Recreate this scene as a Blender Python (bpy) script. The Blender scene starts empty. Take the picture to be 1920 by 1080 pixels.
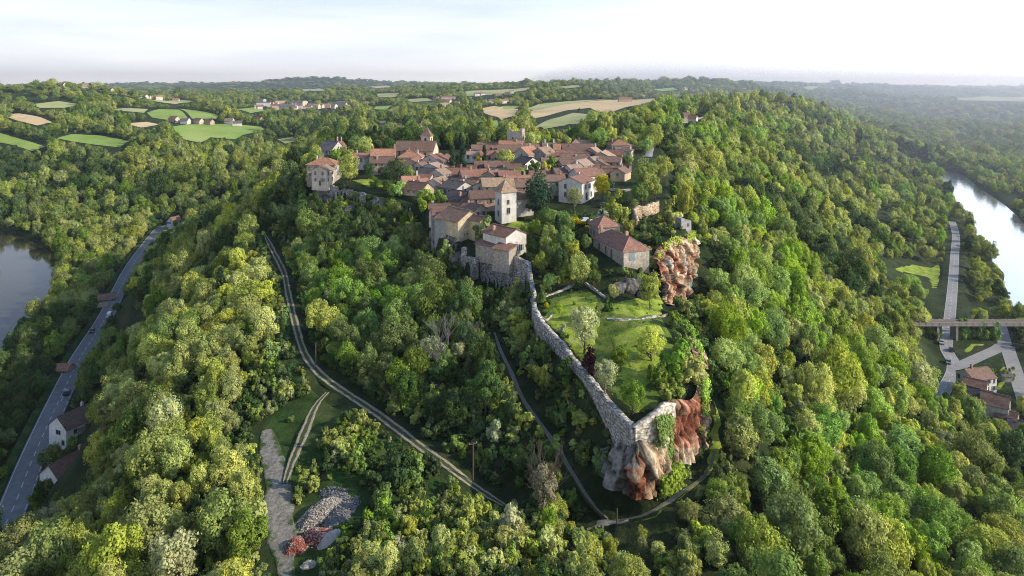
import bpy, bmesh, math, random
import numpy as np
from mathutils import Vector, Matrix, geometry
rng = np.random.default_rng(7)
random.seed(7)
S = bpy.context.scene
COL = S.collection
R = math.radians
CAMZ = 120.0; F = 1300.0; HY = 160.0
# ------------------------------------------------------------------ helpers
def P(px, py, d):
    return ((px-960)/F*d, d, CAMZ-(py-HY)/F*d)
def G(px, py, z):
    d = F*(CAMZ-z)/(py-HY)
    return ((px-960)/F*d, d, z)

class MB:
    def __init__(s): s.v=[]; s.f=[]; s.m=[]; s.n=0; s.uv=None
    def add(s, verts, faces, mi=0):
        b=len(s.v); s.v.extend([tuple(p) for p in verts])
        s.f.extend([tuple(i+b for i in f) for f in faces]); s.m.extend([mi]*len(faces))
    def box(s, c, size, yaw=0.0, mi=0, taper=1.0):
        cx,cy,cz=c; sx,sy,sz=[q/2 for q in size]; ca,sa=math.cos(yaw),math.sin(yaw)
        vs=[]
        for k,(dz,t) in enumerate(((-sz,1.0),(sz,taper))):
            for dx,dy in ((-sx,-sy),(sx,-sy),(sx,sy),(-sx,sy)):
                dx*=t; dy*=t
                vs.append((cx+dx*ca-dy*sa, cy+dx*sa+dy*ca, cz+dz))
        s.add(vs,[(0,3,2,1),(4,5,6,7),(0,1,5,4),(1,2,6,5),(2,3,7,6),(3,0,4,7)],mi)
    def tube(s, p0, p1, r0, r1, n=6, mi=0):
        p0=Vector(p0); p1=Vector(p1); d=(p1-p0).normalized()
        a=d.orthogonal().normalized(); b=d.cross(a); vs=[]
        for p,r in ((p0,r0),(p1,r1)):
            for k in range(n):
                t=2*math.pi*k/n; vs.append(p+a*math.cos(t)*r+b*math.sin(t)*r)
        fs=[(k,(k+1)%n,n+(k+1)%n,n+k) for k in range(n)]
        fs.append(tuple(range(n-1,-1,-1))); fs.append(tuple(range(n,2*n)))
        s.add(vs,fs,mi)
    def build(s, name, mats, parent=None, smooth=False):
        me=bpy.data.meshes.new(name); me.from_pydata(s.v,[],s.f)
        if not isinstance(mats,(list,tuple)): mats=[mats]
        for m in mats: me.materials.append(m)
        if len(mats)>1: me.polygons.foreach_set('material_index', s.m)
        if smooth: me.polygons.foreach_set('use_smooth',[True]*len(s.f))
        me.update()
        o=bpy.data.objects.new(name,me); COL.objects.link(o)
        if parent: o.parent=parent
        return o
def mesh_np(name, V, Fq, mat, parent=None, smooth=False, uv=None, k=4):
    me=bpy.data.meshes.new(name); V=np.asarray(V,dtype=np.float32); Fq=np.asarray(Fq,dtype=np.int32)
    me.vertices.add(len(V)); me.vertices.foreach_set('co',V.ravel())
    n=len(Fq); me.loops.add(n*k); me.loops.foreach_set('vertex_index',Fq.ravel())
    me.polygons.add(n); me.polygons.foreach_set('loop_start',np.arange(n,dtype=np.int32)*k)
    if smooth: me.polygons.foreach_set('use_smooth',np.ones(n,dtype=bool))
    if uv is not None:
        u=me.uv_layers.new(name='UVMap'); u.data.foreach_set('uv',np.asarray(uv,dtype=np.float32)[Fq.ravel()].ravel())
    me.update(calc_edges=True); me.validate()
    if mat: me.materials.append(mat)
    o=bpy.data.objects.new(name,me); COL.objects.link(o)
    if parent: o.parent=parent
    return o
def tag(o, label=None, cat=None, group=None, kind=None):
    if label: o['label']=label
    if cat: o['category']=cat
    if group: o['group']=group
    if kind: o['kind']=kind
    return o
def empty(name, loc=(0,0,0), rz=0.0):
    o=bpy.data.objects.new(name,None); COL.objects.link(o); o.location=loc; o.rotation_euler=(0,0,rz); o.empty_display_size=.5
    return o
# value noise (numpy)
_tab=np.random.default_rng(3).random((256,256))
def vnoise(x,y):
    x=np.asarray(x,float); y=np.asarray(y,float)
    xi=np.floor(x).astype(int); yi=np.floor(y).astype(int); fx=x-xi; fy=y-yi
    fx=fx*fx*(3-2*fx); fy=fy*fy*(3-2*fy)
    a=_tab[xi&255,yi&255]; b=_tab[(xi+1)&255,yi&255]; c=_tab[xi&255,(yi+1)&255]; d=_tab[(xi+1)&255,(yi+1)&255]
    return (a*(1-fx)+b*fx)*(1-fy)+(c*(1-fx)+d*fx)*fy-.5
def fbm(x,y,o=3):
    r=0; a=1.0
    for k in range(o): r=r+a*vnoise(x*2**k+k*17.3,y*2**k+k*9.1); a*=.5
    return r
# ------------------------------------------------------------------ materials
def nmat(name):
    m=bpy.data.materials.new(name); m.use_nodes=True; nt=m.node_tree; nt.nodes.clear()
    return m,nt,nt.nodes,nt.links
def N(nt,t,**kw):
    n=nt.nodes.new(t)
    for k,v in kw.items():
        if k in n.inputs.keys(): n.inputs[k].default_value=v
        else: setattr(n,k,v)
    return n
def ramp(nt,fac,stops):
    r=nt.nodes.new('ShaderNodeValToRGB'); cr=r.color_ramp
    while len(cr.elements)>1: cr.elements.remove(cr.elements[-1])
    cr.elements[0].position=stops[0][0]; cr.elements[0].color=(*stops[0][1],1)
    for p,c in stops[1:]:
        e=cr.elements.new(p); e.color=(*c,1)
    nt.links.new(fac,r.inputs[0]); return r.outputs[0]
def mix(nt,fac,a,b,mode='MIX'):
    m=nt.nodes.new('ShaderNodeMix'); m.data_type='RGBA'; m.blend_type=mode
    for sock,val in ((m.inputs[0],fac),(m.inputs[6],a),(m.inputs[7],b)):
        if isinstance(val,bpy.types.NodeSocket): nt.links.new(val,sock)
        elif isinstance(val,(int,float)): sock.default_value=val
        else: sock.default_value=(*val,1)
    return m.outputs[2]
def math_(nt,op,a,b=0.0):
    m=nt.nodes.new('ShaderNodeMath'); m.operation=op
    for sock,val in ((m.inputs[0],a),(m.inputs[1],b)):
        if isinstance(val,bpy.types.NodeSocket): nt.links.new(val,sock)
        else: sock.default_value=val
    return m.outputs[0]
def noise(nt,scale,detail=4,rough=.6,coord='Object',stretch=None):
    tc=nt.nodes.new('ShaderNodeTexCoord'); out=tc.outputs[coord]
    if stretch:
        mp=nt.nodes.new('ShaderNodeMapping'); mp.inputs['Scale'].default_value=stretch; nt.links.new(out,mp.inputs[0]); out=mp.outputs[0]
    n=nt.nodes.new('ShaderNodeTexNoise'); n.inputs['Scale'].default_value=scale; n.inputs['Detail'].default_value=detail; n.inputs['Roughness'].default_value=rough
    nt.links.new(out,n.inputs['Vector']); return n.outputs['Fac']
def finish(nt,col,rough=.85,bump=None,bstr=.5,bdist=.1,spec=.3,metal=0.0):
    b=nt.nodes.new('ShaderNodeBsdfPrincipled'); o=nt.nodes.new('ShaderNodeOutputMaterial')
    if isinstance(col,bpy.types.NodeSocket): nt.links.new(col,b.inputs['Base Color'])
    else: b.inputs['Base Color'].default_value=(*col,1)
    b.inputs['Roughness'].default_value=rough; b.inputs['Specular IOR Level'].default_value=spec; b.inputs['Metallic'].default_value=metal
    if bump is not None:
        bp=nt.nodes.new('ShaderNodeBump'); bp.inputs['Strength'].default_value=bstr; bp.inputs['Distance'].default_value=bdist
        nt.links.new(bump,bp.inputs['Height']); nt.links.new(bp.outputs[0],b.inputs['Normal'])
    nt.links.new(b.outputs[0],o.inputs[0]); return b
def simple(name,col,rough=.8,scale=1.5,var=.25,bump=0.0,spec=.3,metal=0.0,rnd=0.0,bdist=.1):
    m,nt,nodes,l=nmat(name)
    f=noise(nt,scale,5,.65)
    c=ramp(nt,f,[(.3,tuple(q*(1-var) for q in col)),(.7,tuple(min(1,q*(1+var)) for q in col))])
    if rnd:
        oi=nodes.new('ShaderNodeObjectInfo'); v=math_(nt,'MULTIPLY_ADD',oi.outputs['Random'],rnd); nodes[-1].inputs[2].default_value=1-rnd/2
        hs=nodes.new('ShaderNodeHueSaturation'); l.new(v,hs.inputs['Value']); l.new(c,hs.inputs['Color']); c=hs.outputs[0]
    finish(nt,c,rough,f if bump else None,bump,bdist,spec,metal); return m
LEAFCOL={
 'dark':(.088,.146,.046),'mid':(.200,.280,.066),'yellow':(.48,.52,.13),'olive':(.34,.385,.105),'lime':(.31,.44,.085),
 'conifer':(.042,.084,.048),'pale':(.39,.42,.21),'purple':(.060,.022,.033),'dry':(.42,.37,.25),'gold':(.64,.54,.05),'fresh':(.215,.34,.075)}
def leafmat(name,col):
    m,nt,nodes,l=nmat('leaves_'+name)
    oi=nodes.new('ShaderNodeObjectInfo')
    f=noise(nt,.55,3,.6)
    c=ramp(nt,f,[(.30,tuple(q*.55 for q in col)),(.5,col),(.72,(col[0]*1.55,col[1]*1.42,col[2]*1.3))])
    hs=nodes.new('ShaderNodeHueSaturation'); l.new(c,hs.inputs['Color'])
    l.new(math_(nt,'ADD',math_(nt,'MULTIPLY',oi.outputs['Random'],.03),.487),hs.inputs['Hue'])
    r2=math_(nt,'FRACT',math_(nt,'MULTIPLY',oi.outputs['Random'],37.7))
    l.new(math_(nt,'ADD',math_(nt,'MULTIPLY',r2,.62),.84),hs.inputs['Value'])
    r3=math_(nt,'FRACT',math_(nt,'MULTIPLY',oi.outputs['Random'],91.3))
    l.new(math_(nt,'ADD',math_(nt,'MULTIPLY',r3,.30),.84),hs.inputs['Saturation'])
    d=nodes.new('ShaderNodeBsdfDiffuse'); t=nodes.new('ShaderNodeBsdfTranslucent'); mx=nodes.new('ShaderNodeMixShader'); mx.inputs[0].default_value=.33
    l.new(hs.outputs[0],d.inputs[0]); l.new(mix(nt,.5,hs.outputs[0],(1.0,1.0,.35),'MULTIPLY'),t.inputs[0])
    l.new(d.outputs[0],mx.inputs[1]); l.new(t.outputs[0],mx.inputs[2])
    o=nodes.new('ShaderNodeOutputMaterial'); l.new(mx.outputs[0],o.inputs[0]); return m
LM={k:leafmat(k,c) for k,c in LEAFCOL.items()}
M={}
M['bark']=simple('bark',(.09,.07,.05),.9,6,.4)
M['palebark']=simple('pale_bark',(.20,.185,.17),.9,6,.3)
def groundmat():
    m,nt,nodes,l=nmat('ground')
    f=noise(nt,.12,6,.65); g=noise(nt,1.1,4,.7)
    a=ramp(nt,f,[(.32,(.020,.032,.012)),(.5,(.036,.058,.018)),(.62,(.06,.075,.028)),(.75,(.085,.085,.045))])
    c=mix(nt,.6,a,ramp(nt,g,[(.3,(.25,.25,.25)),(.7,(1.0,1.0,1.0))]),'MULTIPLY')
    finish(nt,c,.95,g,.8,.4,.1); return m
M['ground']=groundmat()
def grassmat(name,c1,c2,c3,sc=.35):
    m,nt,nodes,l=nmat(name)
    f=noise(nt,sc,6,.7); g=noise(nt,4.0,3,.7)
    a=ramp(nt,f,[(.32,c1),(.5,c2),(.7,c3)])
    p=noise(nt,sc*.3,3,.6); c=mix(nt,.85,a,ramp(nt,g,[(.32,(.38,.40,.36)),(.52,(.9,.9,.9)),(.68,(1.15,1.1,1.0))]),'MULTIPLY'); c=mix(nt,.6,c,ramp(nt,p,[(.40,(.62,.66,.60)),(.5,(1,1,1)),(.62,(1.15,1.0,.85))]),'MULTIPLY')
    finish(nt,c,.95,g,.6,.12,.1); return m
M['lawn']=grassmat('lawn',(.10,.15,.025),(.30,.40,.05),(.46,.47,.13))
M['rough_grass']=grassmat('rough_grass',(.02,.04,.01),(.045,.09,.02),(.12,.125,.055),.22)
M['field_green']=grassmat('field_green',(.22,.34,.07),(.31,.44,.10),(.40,.48,.16),.015)
M['field_pale']=grassmat('field_pale',(.38,.44,.17),(.46,.49,.22),(.52,.52,.27),.015)
M['field_gold']=grassmat('field_gold',(.62,.46,.24),(.72,.56,.32),(.76,.62,.38),.015)
# ------------------------------------------------------------------ terrain
def rbf(pts):
    pts=np.array(pts,float); x,y,z=pts.T
    def uv(x,y):
        r=np.hypot(x,y); return np.stack([np.arctan2(x,y)*1.15,np.log(np.maximum(r,1.0))],-1)
    q=uv(x,y); n=len(q); c=.03
    D=np.sqrt(((q[:,None]-q[None])**2).sum(-1)+c*c)
    A=np.zeros((n+3,n+3)); A[:n,:n]=-D-np.eye(n)*(-.002); A[:n,n]=1; A[:n,n+1:]=q; A[n,:n]=1; A[n+1:,:n]=q.T
    b=np.zeros(n+3); b[:n]=z; w=np.linalg.solve(A,b)
    def f(x,y):
        x=np.asarray(x,float); y=np.asarray(y,float); sh=x.shape; x=x.ravel(); y=y.ravel(); out=np.empty(len(x))
        for i in range(0,len(x),20000):
            k=uv(x[i:i+20000],y[i:i+20000]); d=np.sqrt(((k[:,None]-q[None])**2).sum(-1)+c*c)
            out[i:i+20000]=-d@w[:n]+w[n]+k@w[n+1:]
        return out.reshape(sh)
    return f
B=[]
for px,py in ((10,980),(60,860),(105,760),(150,670),(200,590),(240,510),(290,440),(312,424)): B.append(G(px,py,10))
B+= [(-205,262,2),(-230,312,2),(-255,370,2),(-273,410,2),(-300,455,2),(-340,505,2),(-410,565,2),(-530,605,2),(-800,625,2),
     (-325,405,2),(-322,440,2),(-345,470,2),(-405,505,2),(-540,530,2),(-800,540,2),(-420,440,6),(-600,480,6),(-330,340,2),(-300,262,2),(-280,200,2),(-175,190,3),(-450,300,5)]
for p in [(100,400,620),(50,340,700),(200,330,680),(120,300,760),(20,270,800),(180,268,820),(240,275,800),(300,285,780),(60,225,950),(20,222,960),
 (310,215,1100),(370,212,1150),(360,240,1000),(450,243,1000),(380,262,930),(500,300,760),(450,340,620),(400,390,560),(340,395,565),(560,270,900),(530,240,1100),(650,215,1300),
 (130,165,1400),(50,177,1500),(220,177,1450),(-40,185,1500),(300,190,1700),(420,192,1900),(550,197,1900),(640,197,1800),(270,196,1400),
 (250,164,7000),(300,156,9000),(380,157,9000),(430,158,8000),(580,146,7000),(520,151,7000),(650,149,7000),(480,165,6000),(720,156,7000),(800,159,9000),(600,172,5000),(400,175,4500),
 (640,240,900),(750,219,900),(850,238,800),(700,265,650),(900,264,500),(1000,264,480),(1100,257,480),(800,192,1700),(700,187,1700),(920,177,1700),(1000,168,1900),(860,165,2600),(950,163,2600),
 (935,212,1000),(930,232,880),(1050,212,1050),(1200,192,1200),(1100,201,1150),(1060,234,850),(1120,224,900),(1000,193,1400),(1100,178,1700),(1180,182,1700),
 (1250,152,2500),(1150,154,2500),(1320,150,2600),(1050,158,2500),(1400,156,2600),(1500,158,4200),(1600,160,5500),(1700,164,6500),(1900,164,8000),(1650,178,4300),(1900,190,3900),(1760,190,3900),(1830,168,5600),
 (1700,216,2700),(1850,236,2100),(1750,250,1700),(1650,214,2700),(1900,292,1150),(1830,283,1350),(2000,198,3800),(2000,260,1400),
 (1230,264,420),(1280,244,500),(1200,253,470),(1300,236,600),(1350,217,700),(1420,206,850),(1480,200,900),(1540,212,950),(1600,234,1020),(1650,256,1080),(1700,270,1130),(1760,292,1180),
 (1350,188,1200),(1500,192,1300),(1600,222,1400),
 (1400,240,700),(1500,262,750),(1600,302,800),(1680,330,830),(1400,322,450),(1500,362,450),(1600,402,480),(1640,402,560),(1690,410,540),(1350,402,300),(1450,442,300),(1550,482,300),(1620,520,300),
 (1300,485,210),(1400,522,210),(1500,562,215),(1600,622,215),(1680,665,215),(1350,650,146),(1450,720,150),(1550,780,150),(1650,810,160),(1750,840,165),(1850,870,170),(1950,900,180),
 (1400,850,115),(1450,930,112),(1550,970,115),(1650,990,120),(1750,1010,125),(1850,1030,130),(1920,1060,130),(1300,1000,100),(1150,985,104),(1350,1080,90),(1500,1090,95),(1700,1090,105),
 (600,1000,100),(520,1060,95),(500,820,128),(560,740,142),(590,690,150),(555,600,178),(500,450,255),(450,700,155),(350,750,152),(250,700,186),(300,950,114),(400,900,116),(150,950,132),(200,800,166),(50,1080,140),(100,1000,152),
 (115,905,187),(135,818,213),(330,600,232),(400,520,262),(300,500,322),(400,450,332),(480,372,330),(450,420,330),(540,345,330),(560,400,272),(600,450,242),(700,450,230),(750,550,192),(700,650,166),(850,600,166),
 (780,405,235),(820,800,128),(900,850,118),(910,925,113),(1000,800,122),(1038,827,118),(980,747,130),(927,618,156),(950,560,170),(1113,947,107),(1000,1000,98),(1000,1080,88),(800,1000,98),(700,900,111),
 (650,400,262),(600,380,278),(580,340,310),(570,310,350),(850,480,188),(830,500,186),(900,545,182),(1190,938,105),(1320,862,114),(1320,720,128),(1330,600,148),(1310,566,165),(1262,576,161),(1286,566,167),(1306,542,176),(1330,458,200),(1300,385,240),(1262,325,300),
 (620,300,400),(1075,740,123),(1130,860,111),(1010,660,139),(985,610,152)]:
    q=P(*p); B.append((q[0],q[1],q[2]-(6.0 if 600<p[2]<2800 and q[2]>20 and p[0]>540 else 0)))
for px,py,z in ((1785,560,6),(1790,450,6),(1775,650,6),(1785,700,6),(1850,790,7),(1900,820,7),(1700,520,8),(1680,480,10),(1660,440,14),(1860,640,6),(1910,650,6),(1740,400,6),(1900,720,6),(1660,560,10),(1720,640,8),(1920,900,6)): B.append(G(px,py,z))
B+= [(261,340,2),(276,385,2),(316,440,2),(344,503,2),(380,570,2),(420,650,2),(480,760,2),(537,867,2),(570,950,2),(330,340,2),(360,400,2),(400,510,2),(445,600,2),(502,700,2),(556,820,2),(612,920,2),(690,1010,2),
     (600,600,5),(700,800,5),(900,900,20),(500,400,5),(250,200,3),(320,200,3),(230,150,3),(300,60,3),
     (0,40,58),(-60,40,50),(60,40,52),(-130,60,22),(110,60,36),(200,60,10),(-200,100,3),(0,10,58),(-300,50,3)]
for a in (-60,-45,-30,-15,0,15,30,45,60):
    for r in (14000,30000): B.append((r*math.sin(R(a)),r*math.cos(R(a)),95 if r<20000 else 70))
    if abs(a)>40: B.append((4000*math.sin(R(a)),4000*math.cos(R(a)),80)); B.append((900*math.sin(R(a)),900*math.cos(R(a)),20 if a<0 else 30))
hbase=rbf(B)
T=[P(*p) for p in [(1085,580,148),(1190,640,133),(1190,775,112),(1230,722,120),(1290,705,124),(1100,690,127),(1250,650,132),(1180,575,147),(1150,548,155),(1120,640,137),(1040,590,147),
 (1190,515,162),(1150,472,175),(1110,425,190),(1100,442,188),(1240,470,180),(1250,545,164),(1275,430,190),(1215,540,160),(1230,590,147),
 (1000,430,205),(960,470,186),(1020,520,168),(1060,505,170),(1010,555,158),(1040,540,161),(1100,540,160),(950,412,215),(870,442,199),(905,462,190),(832,450,197),(1070,378,237),(1120,393,222),(1190,387,225),(1215,415,205),
 (800,382,232),(700,357,270),(600,342,284),(860,352,262),(960,332,275),(1000,327,275),(1100,322,280),(1150,332,275),(720,337,285),(780,312,305),(870,312,300),(960,302,310),(770,297,325),(650,292,335),(960,277,350),(1100,292,330),
 (1160,294,330),(1200,292,345),(1220,272,400),(625,288,350),(700,274,390),(900,274,390),(1240,380,225),(1225,340,260),(1240,300,310),(640,345,278),(760,360,255),(900,395,225)]]
htop=rbf(T)
SPUR_PX=[(904,461,186),(945,468,180),(991,491,173),(994,520,166),(1001,549,158),(1003,578,149),(1051,640,135),(1109,711,122),(1150,760,113),(1189,800,106),(1229,772,108),(1262,755,112),(1300,752,115),
 (1313,700,123),(1304,660,131),(1290,620,140),(1264,590,148),(1250,570,153),(1232,520,163),(1236,470,170),(1252,457,174),(1272,450,179),(1290,446,186),(1292,410,197),(1260,370,222),(1252,330,260),(1250,300,305),(1245,275,380),
 (1150,268,430),(950,268,430),(700,272,410),(610,282,372),(588,300,310),(590,335,286),(640,352,275),(690,362,265),(760,372,245),(800,388,225),(818,400,212),(820,448,198),(845,455,192),(862,470,187),(880,480,184)]
SPUR=np.array([P(*p)[:2] for p in SPUR_PX])
def sdist(x,y,poly):
    """signed distance, positive inside"""
    x=np.asarray(x,float); y=np.asarray(y,float); sh=x.shape; x=x.ravel(); y=y.ravel()
    poly=np.asarray(poly); n=len(poly); d=np.full(len(x),1e18); ins=np.zeros(len(x),bool)
    for i in range(n):
        ax,ay=poly[i]; bx,by=poly[(i+1)%n]; ex,ey=bx-ax,by-ay
        t=np.clip(((x-ax)*ex+(y-ay)*ey)/(ex*ex+ey*ey+1e-12),0,1)
        d=np.minimum(d,(x-ax-t*ex)**2+(y-ay-t*ey)**2)
        c=((ay>y)!=(by>y)); 
        with np.errstate(divide='ignore',invalid='ignore'): xx=ax+(y-ay)*ex/(ey if ey!=0 else 1e-12)
        ins^=c&(x<xx)
    d=np.sqrt(d); return np.where(ins,d,-d).reshape(sh)
def pdist(x,y,line):
    """distance to polyline and the interpolated third coordinate, if any"""
    x=np.asarray(x,float); y=np.asarray(y,float); sh=x.shape; x=x.ravel(); y=y.ravel(); line=np.asarray(line,float)
    d=np.full(len(x),1e18); z=np.zeros(len(x))
    for a,b in zip(line[:-1],line[1:]):
        e=b[:2]-a[:2]; t=np.clip(((x-a[0])*e[0]+(y-a[1])*e[1])/(e@e+1e-12),0,1)
        q=(x-a[0]-t*e[0])**2+(y-a[1]-t*e[1])**2; k=q<d; d=np.where(k,q,d)
        if line.shape[1]>2: z=np.where(k,a[2]+t*(b[2]-a[2]),z)
    return np.sqrt(d).reshape(sh),z.reshape(sh)
RIVER_L=np.array([(-205,262),(-230,312),(-255,370),(-273,410),(-300,455),(-340,505),(-410,565),(-530,605),(-900,630),(-900,545),(-540,530),(-405,505),(-345,470),(-322,440),(-325,405),(-345,340),(-310,262),(-290,200),(-290,60),(-215,60),(-190,190)])
RIVER_R=np.array([(261,340),(276,385),(316,440),(344,503),(380,570),(420,650),(480,760),(537,867),(552,930),(545,1000),(500,1100),(560,1110),(610,1000),(596,920),(548,820),(494,700),(440,600),(394,510),(352,400),(330,340),(320,200),(380,60),(300,40),(245,200)])
smooth=lambda t: np.clip(t,0,1)**2*(3-2*np.clip(t,0,1))
ROADS=[]   # (polyline xyz, half width)
def h0(x,y):
    x=np.asarray(x,float); y=np.asarray(y,float)
    z=hbase(x,y); r=np.hypot(x,y)
    z=z+fbm(x/260,y/260,3)*np.clip((r-600)/2500,0,1)*16*np.clip((9000-r)/3000,.15,1)+fbm(x/9,y/9,2)*.5*np.clip(1-r/900,0,1)
    m=(x>-190)&(x<150)&(y>90)&(y<450)
    if m.any():
        s=sdist(x[m],y[m],SPUR); k=smooth((s+.9)/1.3)
        z[m]=z[m]*(1-k)+(htop(x[m],y[m])+fbm(x[m]/6,y[m]/6,2)*.3)*k
    for riv in (RIVER_L,RIVER_R):
        m=(x>riv[:,0].min()-20)&(x<riv[:,0].max()+20)&(y>riv[:,1].min()-20)&(y<riv[:,1].max()+20)
        if m.any():
            s=sdist(x[m],y[m],riv); k=smooth((s+7)/10)
            z[m]=np.maximum(z[m],1.2)*(1-k)-3.0*k
    return z
def h(x,y):
    x=np.atleast_1d(np.asarray(x,float)); y=np.atleast_1d(np.asarray(y,float))
    z=h0(x,y)
    for line,hw in ROADS:
        L=np.asarray(line); m=(x>L[:,0].min()-15)&(x<L[:,0].max()+15)&(y>L[:,1].min()-15)&(y<L[:,1].max()+15)
        if m.any():
            d,zz=pdist(x[m],y[m],L); k=1-smooth((d-hw-.8)/5.0)
            z[m]=z[m]*(1-k)+(zz-.12)*k
    return z
def hs(x,y): return float(h([x],[y])[0])
def ground(px,py,dmin=40,dmax=12000,fn=None):
    """where the ray through a photo point meets the terrain"""
    fn=fn or h
    d=np.exp(np.linspace(math.log(dmin),math.log(dmax),1100)); x=(px-960)/F*d; z=CAMZ-(py-HY)/F*d
    g=fn(x,d); below=np.nonzero(z<g)[0]
    if len(below)==0: return None
    i=below[0]; 
    if i==0: return (x[0],d[0],g[0])
    t=(z[i-1]-g[i-1])/((z[i-1]-g[i-1])-(z[i]-g[i])); dd=d[i-1]+t*(d[i]-d[i-1])
    xx=(px-960)/F*dd; return (xx,dd,float(fn(np.array([xx]),np.array([dd]))[0]))
def resample(pts,step):
    pts=np.asarray(pts,float)
    # Catmull-Rom then even steps
    out=[]
    n=len(pts)
    for i in range(n-1):
        p0=pts[max(i-1,0)]; p1=pts[i]; p2=pts[i+1]; p3=pts[min(i+2,n-1)]
        for t in np.linspace(0,1,12,endpoint=False):
            out.append(.5*((2*p1)+(-p0+p2)*t+(2*p0-5*p1+4*p2-p3)*t*t+(-p0+3*p1-3*p2+p3)*t**3))
    out.append(pts[-1]); out=np.array(out)
    s=np.r_[0,np.cumsum(np.linalg.norm(np.diff(out[:,:2],axis=0),axis=1))]
    k=max(2,int(s[-1]/step)+1); q=np.linspace(0,s[-1],k)
    return np.stack([np.interp(q,s,out[:,j]) for j in range(out.shape[1])],-1)
MAIN=[(-120,150,10)]+[G(px,py,10) for px,py in ((10,980),(60,860),(105,760),(150,670),(200,590),(240,510),(268,468),(290,440),(312,424))]+[(-245,575,12)]
MAIN=resample(MAIN,4); ROADS.append((MAIN,4.4))
VAL=[G(1786,702,6),G(1774,650,6),G(1780,600,6),G(1786,540,6),G(1790,480,6),G(1792,440,6),G(1785,415,6)]; VAL=[(120,215,6.5)]+VAL
VAL=resample(VAL,4); ROADS.append((VAL,4.0))
SIDE=resample([G(1786,692,6.05),G(1830,672,6.05),G(1868,655,6),G(1886,645,6),G(1893,665,6),G(1905,700,6),G(1925,760,6)],4); ROADS.append((SIDE,3.0))
SIDE2=resample([G(1884,645,6.0),G(1878,620,6),G(1872,600,6)],4); ROADS.append((SIDE2,3.2))
def trk(pts,step=2.5,fn=h0): return resample([ground(px,py,fn=fn) for px,py in pts],step)
TRACK=trk([(497,440),(512,470),(532,510),(540,548),(552,600),(568,655),(590,690),(618,715),(650,737),(700,770),(745,803),(790,838),(830,866),(870,896),(910,925),(955,952)]); ROADS.append((TRACK,1.9))
TRACK2=trk([(614,735),(592,760),(575,800),(560,835),(546,868),(534,905)]); ROADS.append((TRACK2,1.8))
FOOT=trk([(927,622),(938,655),(955,690),(980,747),(1010,790),(1038,828),(1062,868),(1088,910),(1112,946),(1140,972)],2); ROADS.append((FOOT,.9))
FOOT2=trk([(1100,992),(1140,978),(1198,969),(1245,945),(1290,915),(1326,885),(1340,845)],2); ROADS.append((FOOT2,1.1))
YARD=trk([(500,805),(508,850),(522,900),(520,950),(528,1000),(535,1060),(540,1110)],2); ROADS.append((YARD,2.0))
def build_terrain():
    ang=np.r_[np.linspace(-68,-40,40,endpoint=False),np.linspace(-40,40,340),np.linspace(40,68,41)[1:]]*math.pi/180
    r=np.r_[np.exp(np.arange(math.log(30),math.log(420),.0062)),np.exp(np.linspace(math.log(420),math.log(45000),360))]
    A,Rr=np.meshgrid(ang,r); x=np.sin(A)*Rr; y=np.cos(A)*Rr
    z=h(x.ravel(),y.ravel())
    V=np.stack([x.ravel(),y.ravel(),z],-1); nr,na=A.shape
    i=np.arange(nr*na).reshape(nr,na); Fq=np.stack([i[:-1,:-1],i[:-1,1:],i[1:,1:],i[1:,:-1]],-1).reshape(-1,4)
    o=mesh_np('ground',V,Fq,M['ground'],smooth=True); tag(o,kind='structure')
build_terrain()
# ------------------------------------------------------------------ water, roads, tracks, fields
def asphalt(name,col,dash=True,edge=True):
    m,nt,nodes,l=nmat(name)
    f=noise(nt,.5,5,.7); g=noise(nt,.06,3,.6)
    c=ramp(nt,f,[(.3,tuple(q*.8 for q in col)),(.7,tuple(q*1.25 for q in col))])
    c=mix(nt,.4,c,ramp(nt,g,[(.35,(.5,.5,.5)),(.65,(1,1,1))]),'MULTIPLY')
    finish(nt,c,.8,f,.2,.05,.35); return m
M['asphalt']=asphalt('asphalt',(.185,.183,.18))
M['asphalt_sunny']=asphalt('asphalt_sunny',(.30,.285,.265))  # paler copy of the asphalt with sunlight put into its colour
M['paint']=simple('road_paint',(.52,.52,.50),.7,2,.2)
M['gravel']=simple('gravel',(.33,.30,.26),.95,1.6,.5,.8,.1,bdist=.15)
def trackmat(name,rut,mid,edge,sc=.6):
    m,nt,nodes,l=nmat(name)
    tc=nodes.new('ShaderNodeTexCoord'); sp=nodes.new('ShaderNodeSeparateXYZ'); l.new(tc.outputs['UV'],sp.inputs[0])
    n1=noise(nt,sc,5,.7); 
    u=math_(nt,'ADD',sp.outputs[0],math_(nt,'MULTIPLY',math_(nt,'SUBTRACT',n1,.5),.28))
    c=ramp(nt,u,[(.02,edge),(.14,edge),(.20,rut),(.33,rut),(.39,mid),(.61,mid),(.67,rut),(.80,rut),(.86,edge),(1,edge)])
    g=noise(nt,2.2,5,.75); c=mix(nt,.75,c,ramp(nt,g,[(.3,(.4,.4,.4)),(.7,(1.1,1.1,1.1))]),'MULTIPLY')
    finish(nt,c,.95,g,.7,.15,.1); return m
M['track']=trackmat('track',(.42,.355,.27),(.075,.095,.035),(.045,.08,.022))
M['foot']=trackmat('footpath',(.25,.225,.18),(.20,.18,.13),(.06,.09,.025))
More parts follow.
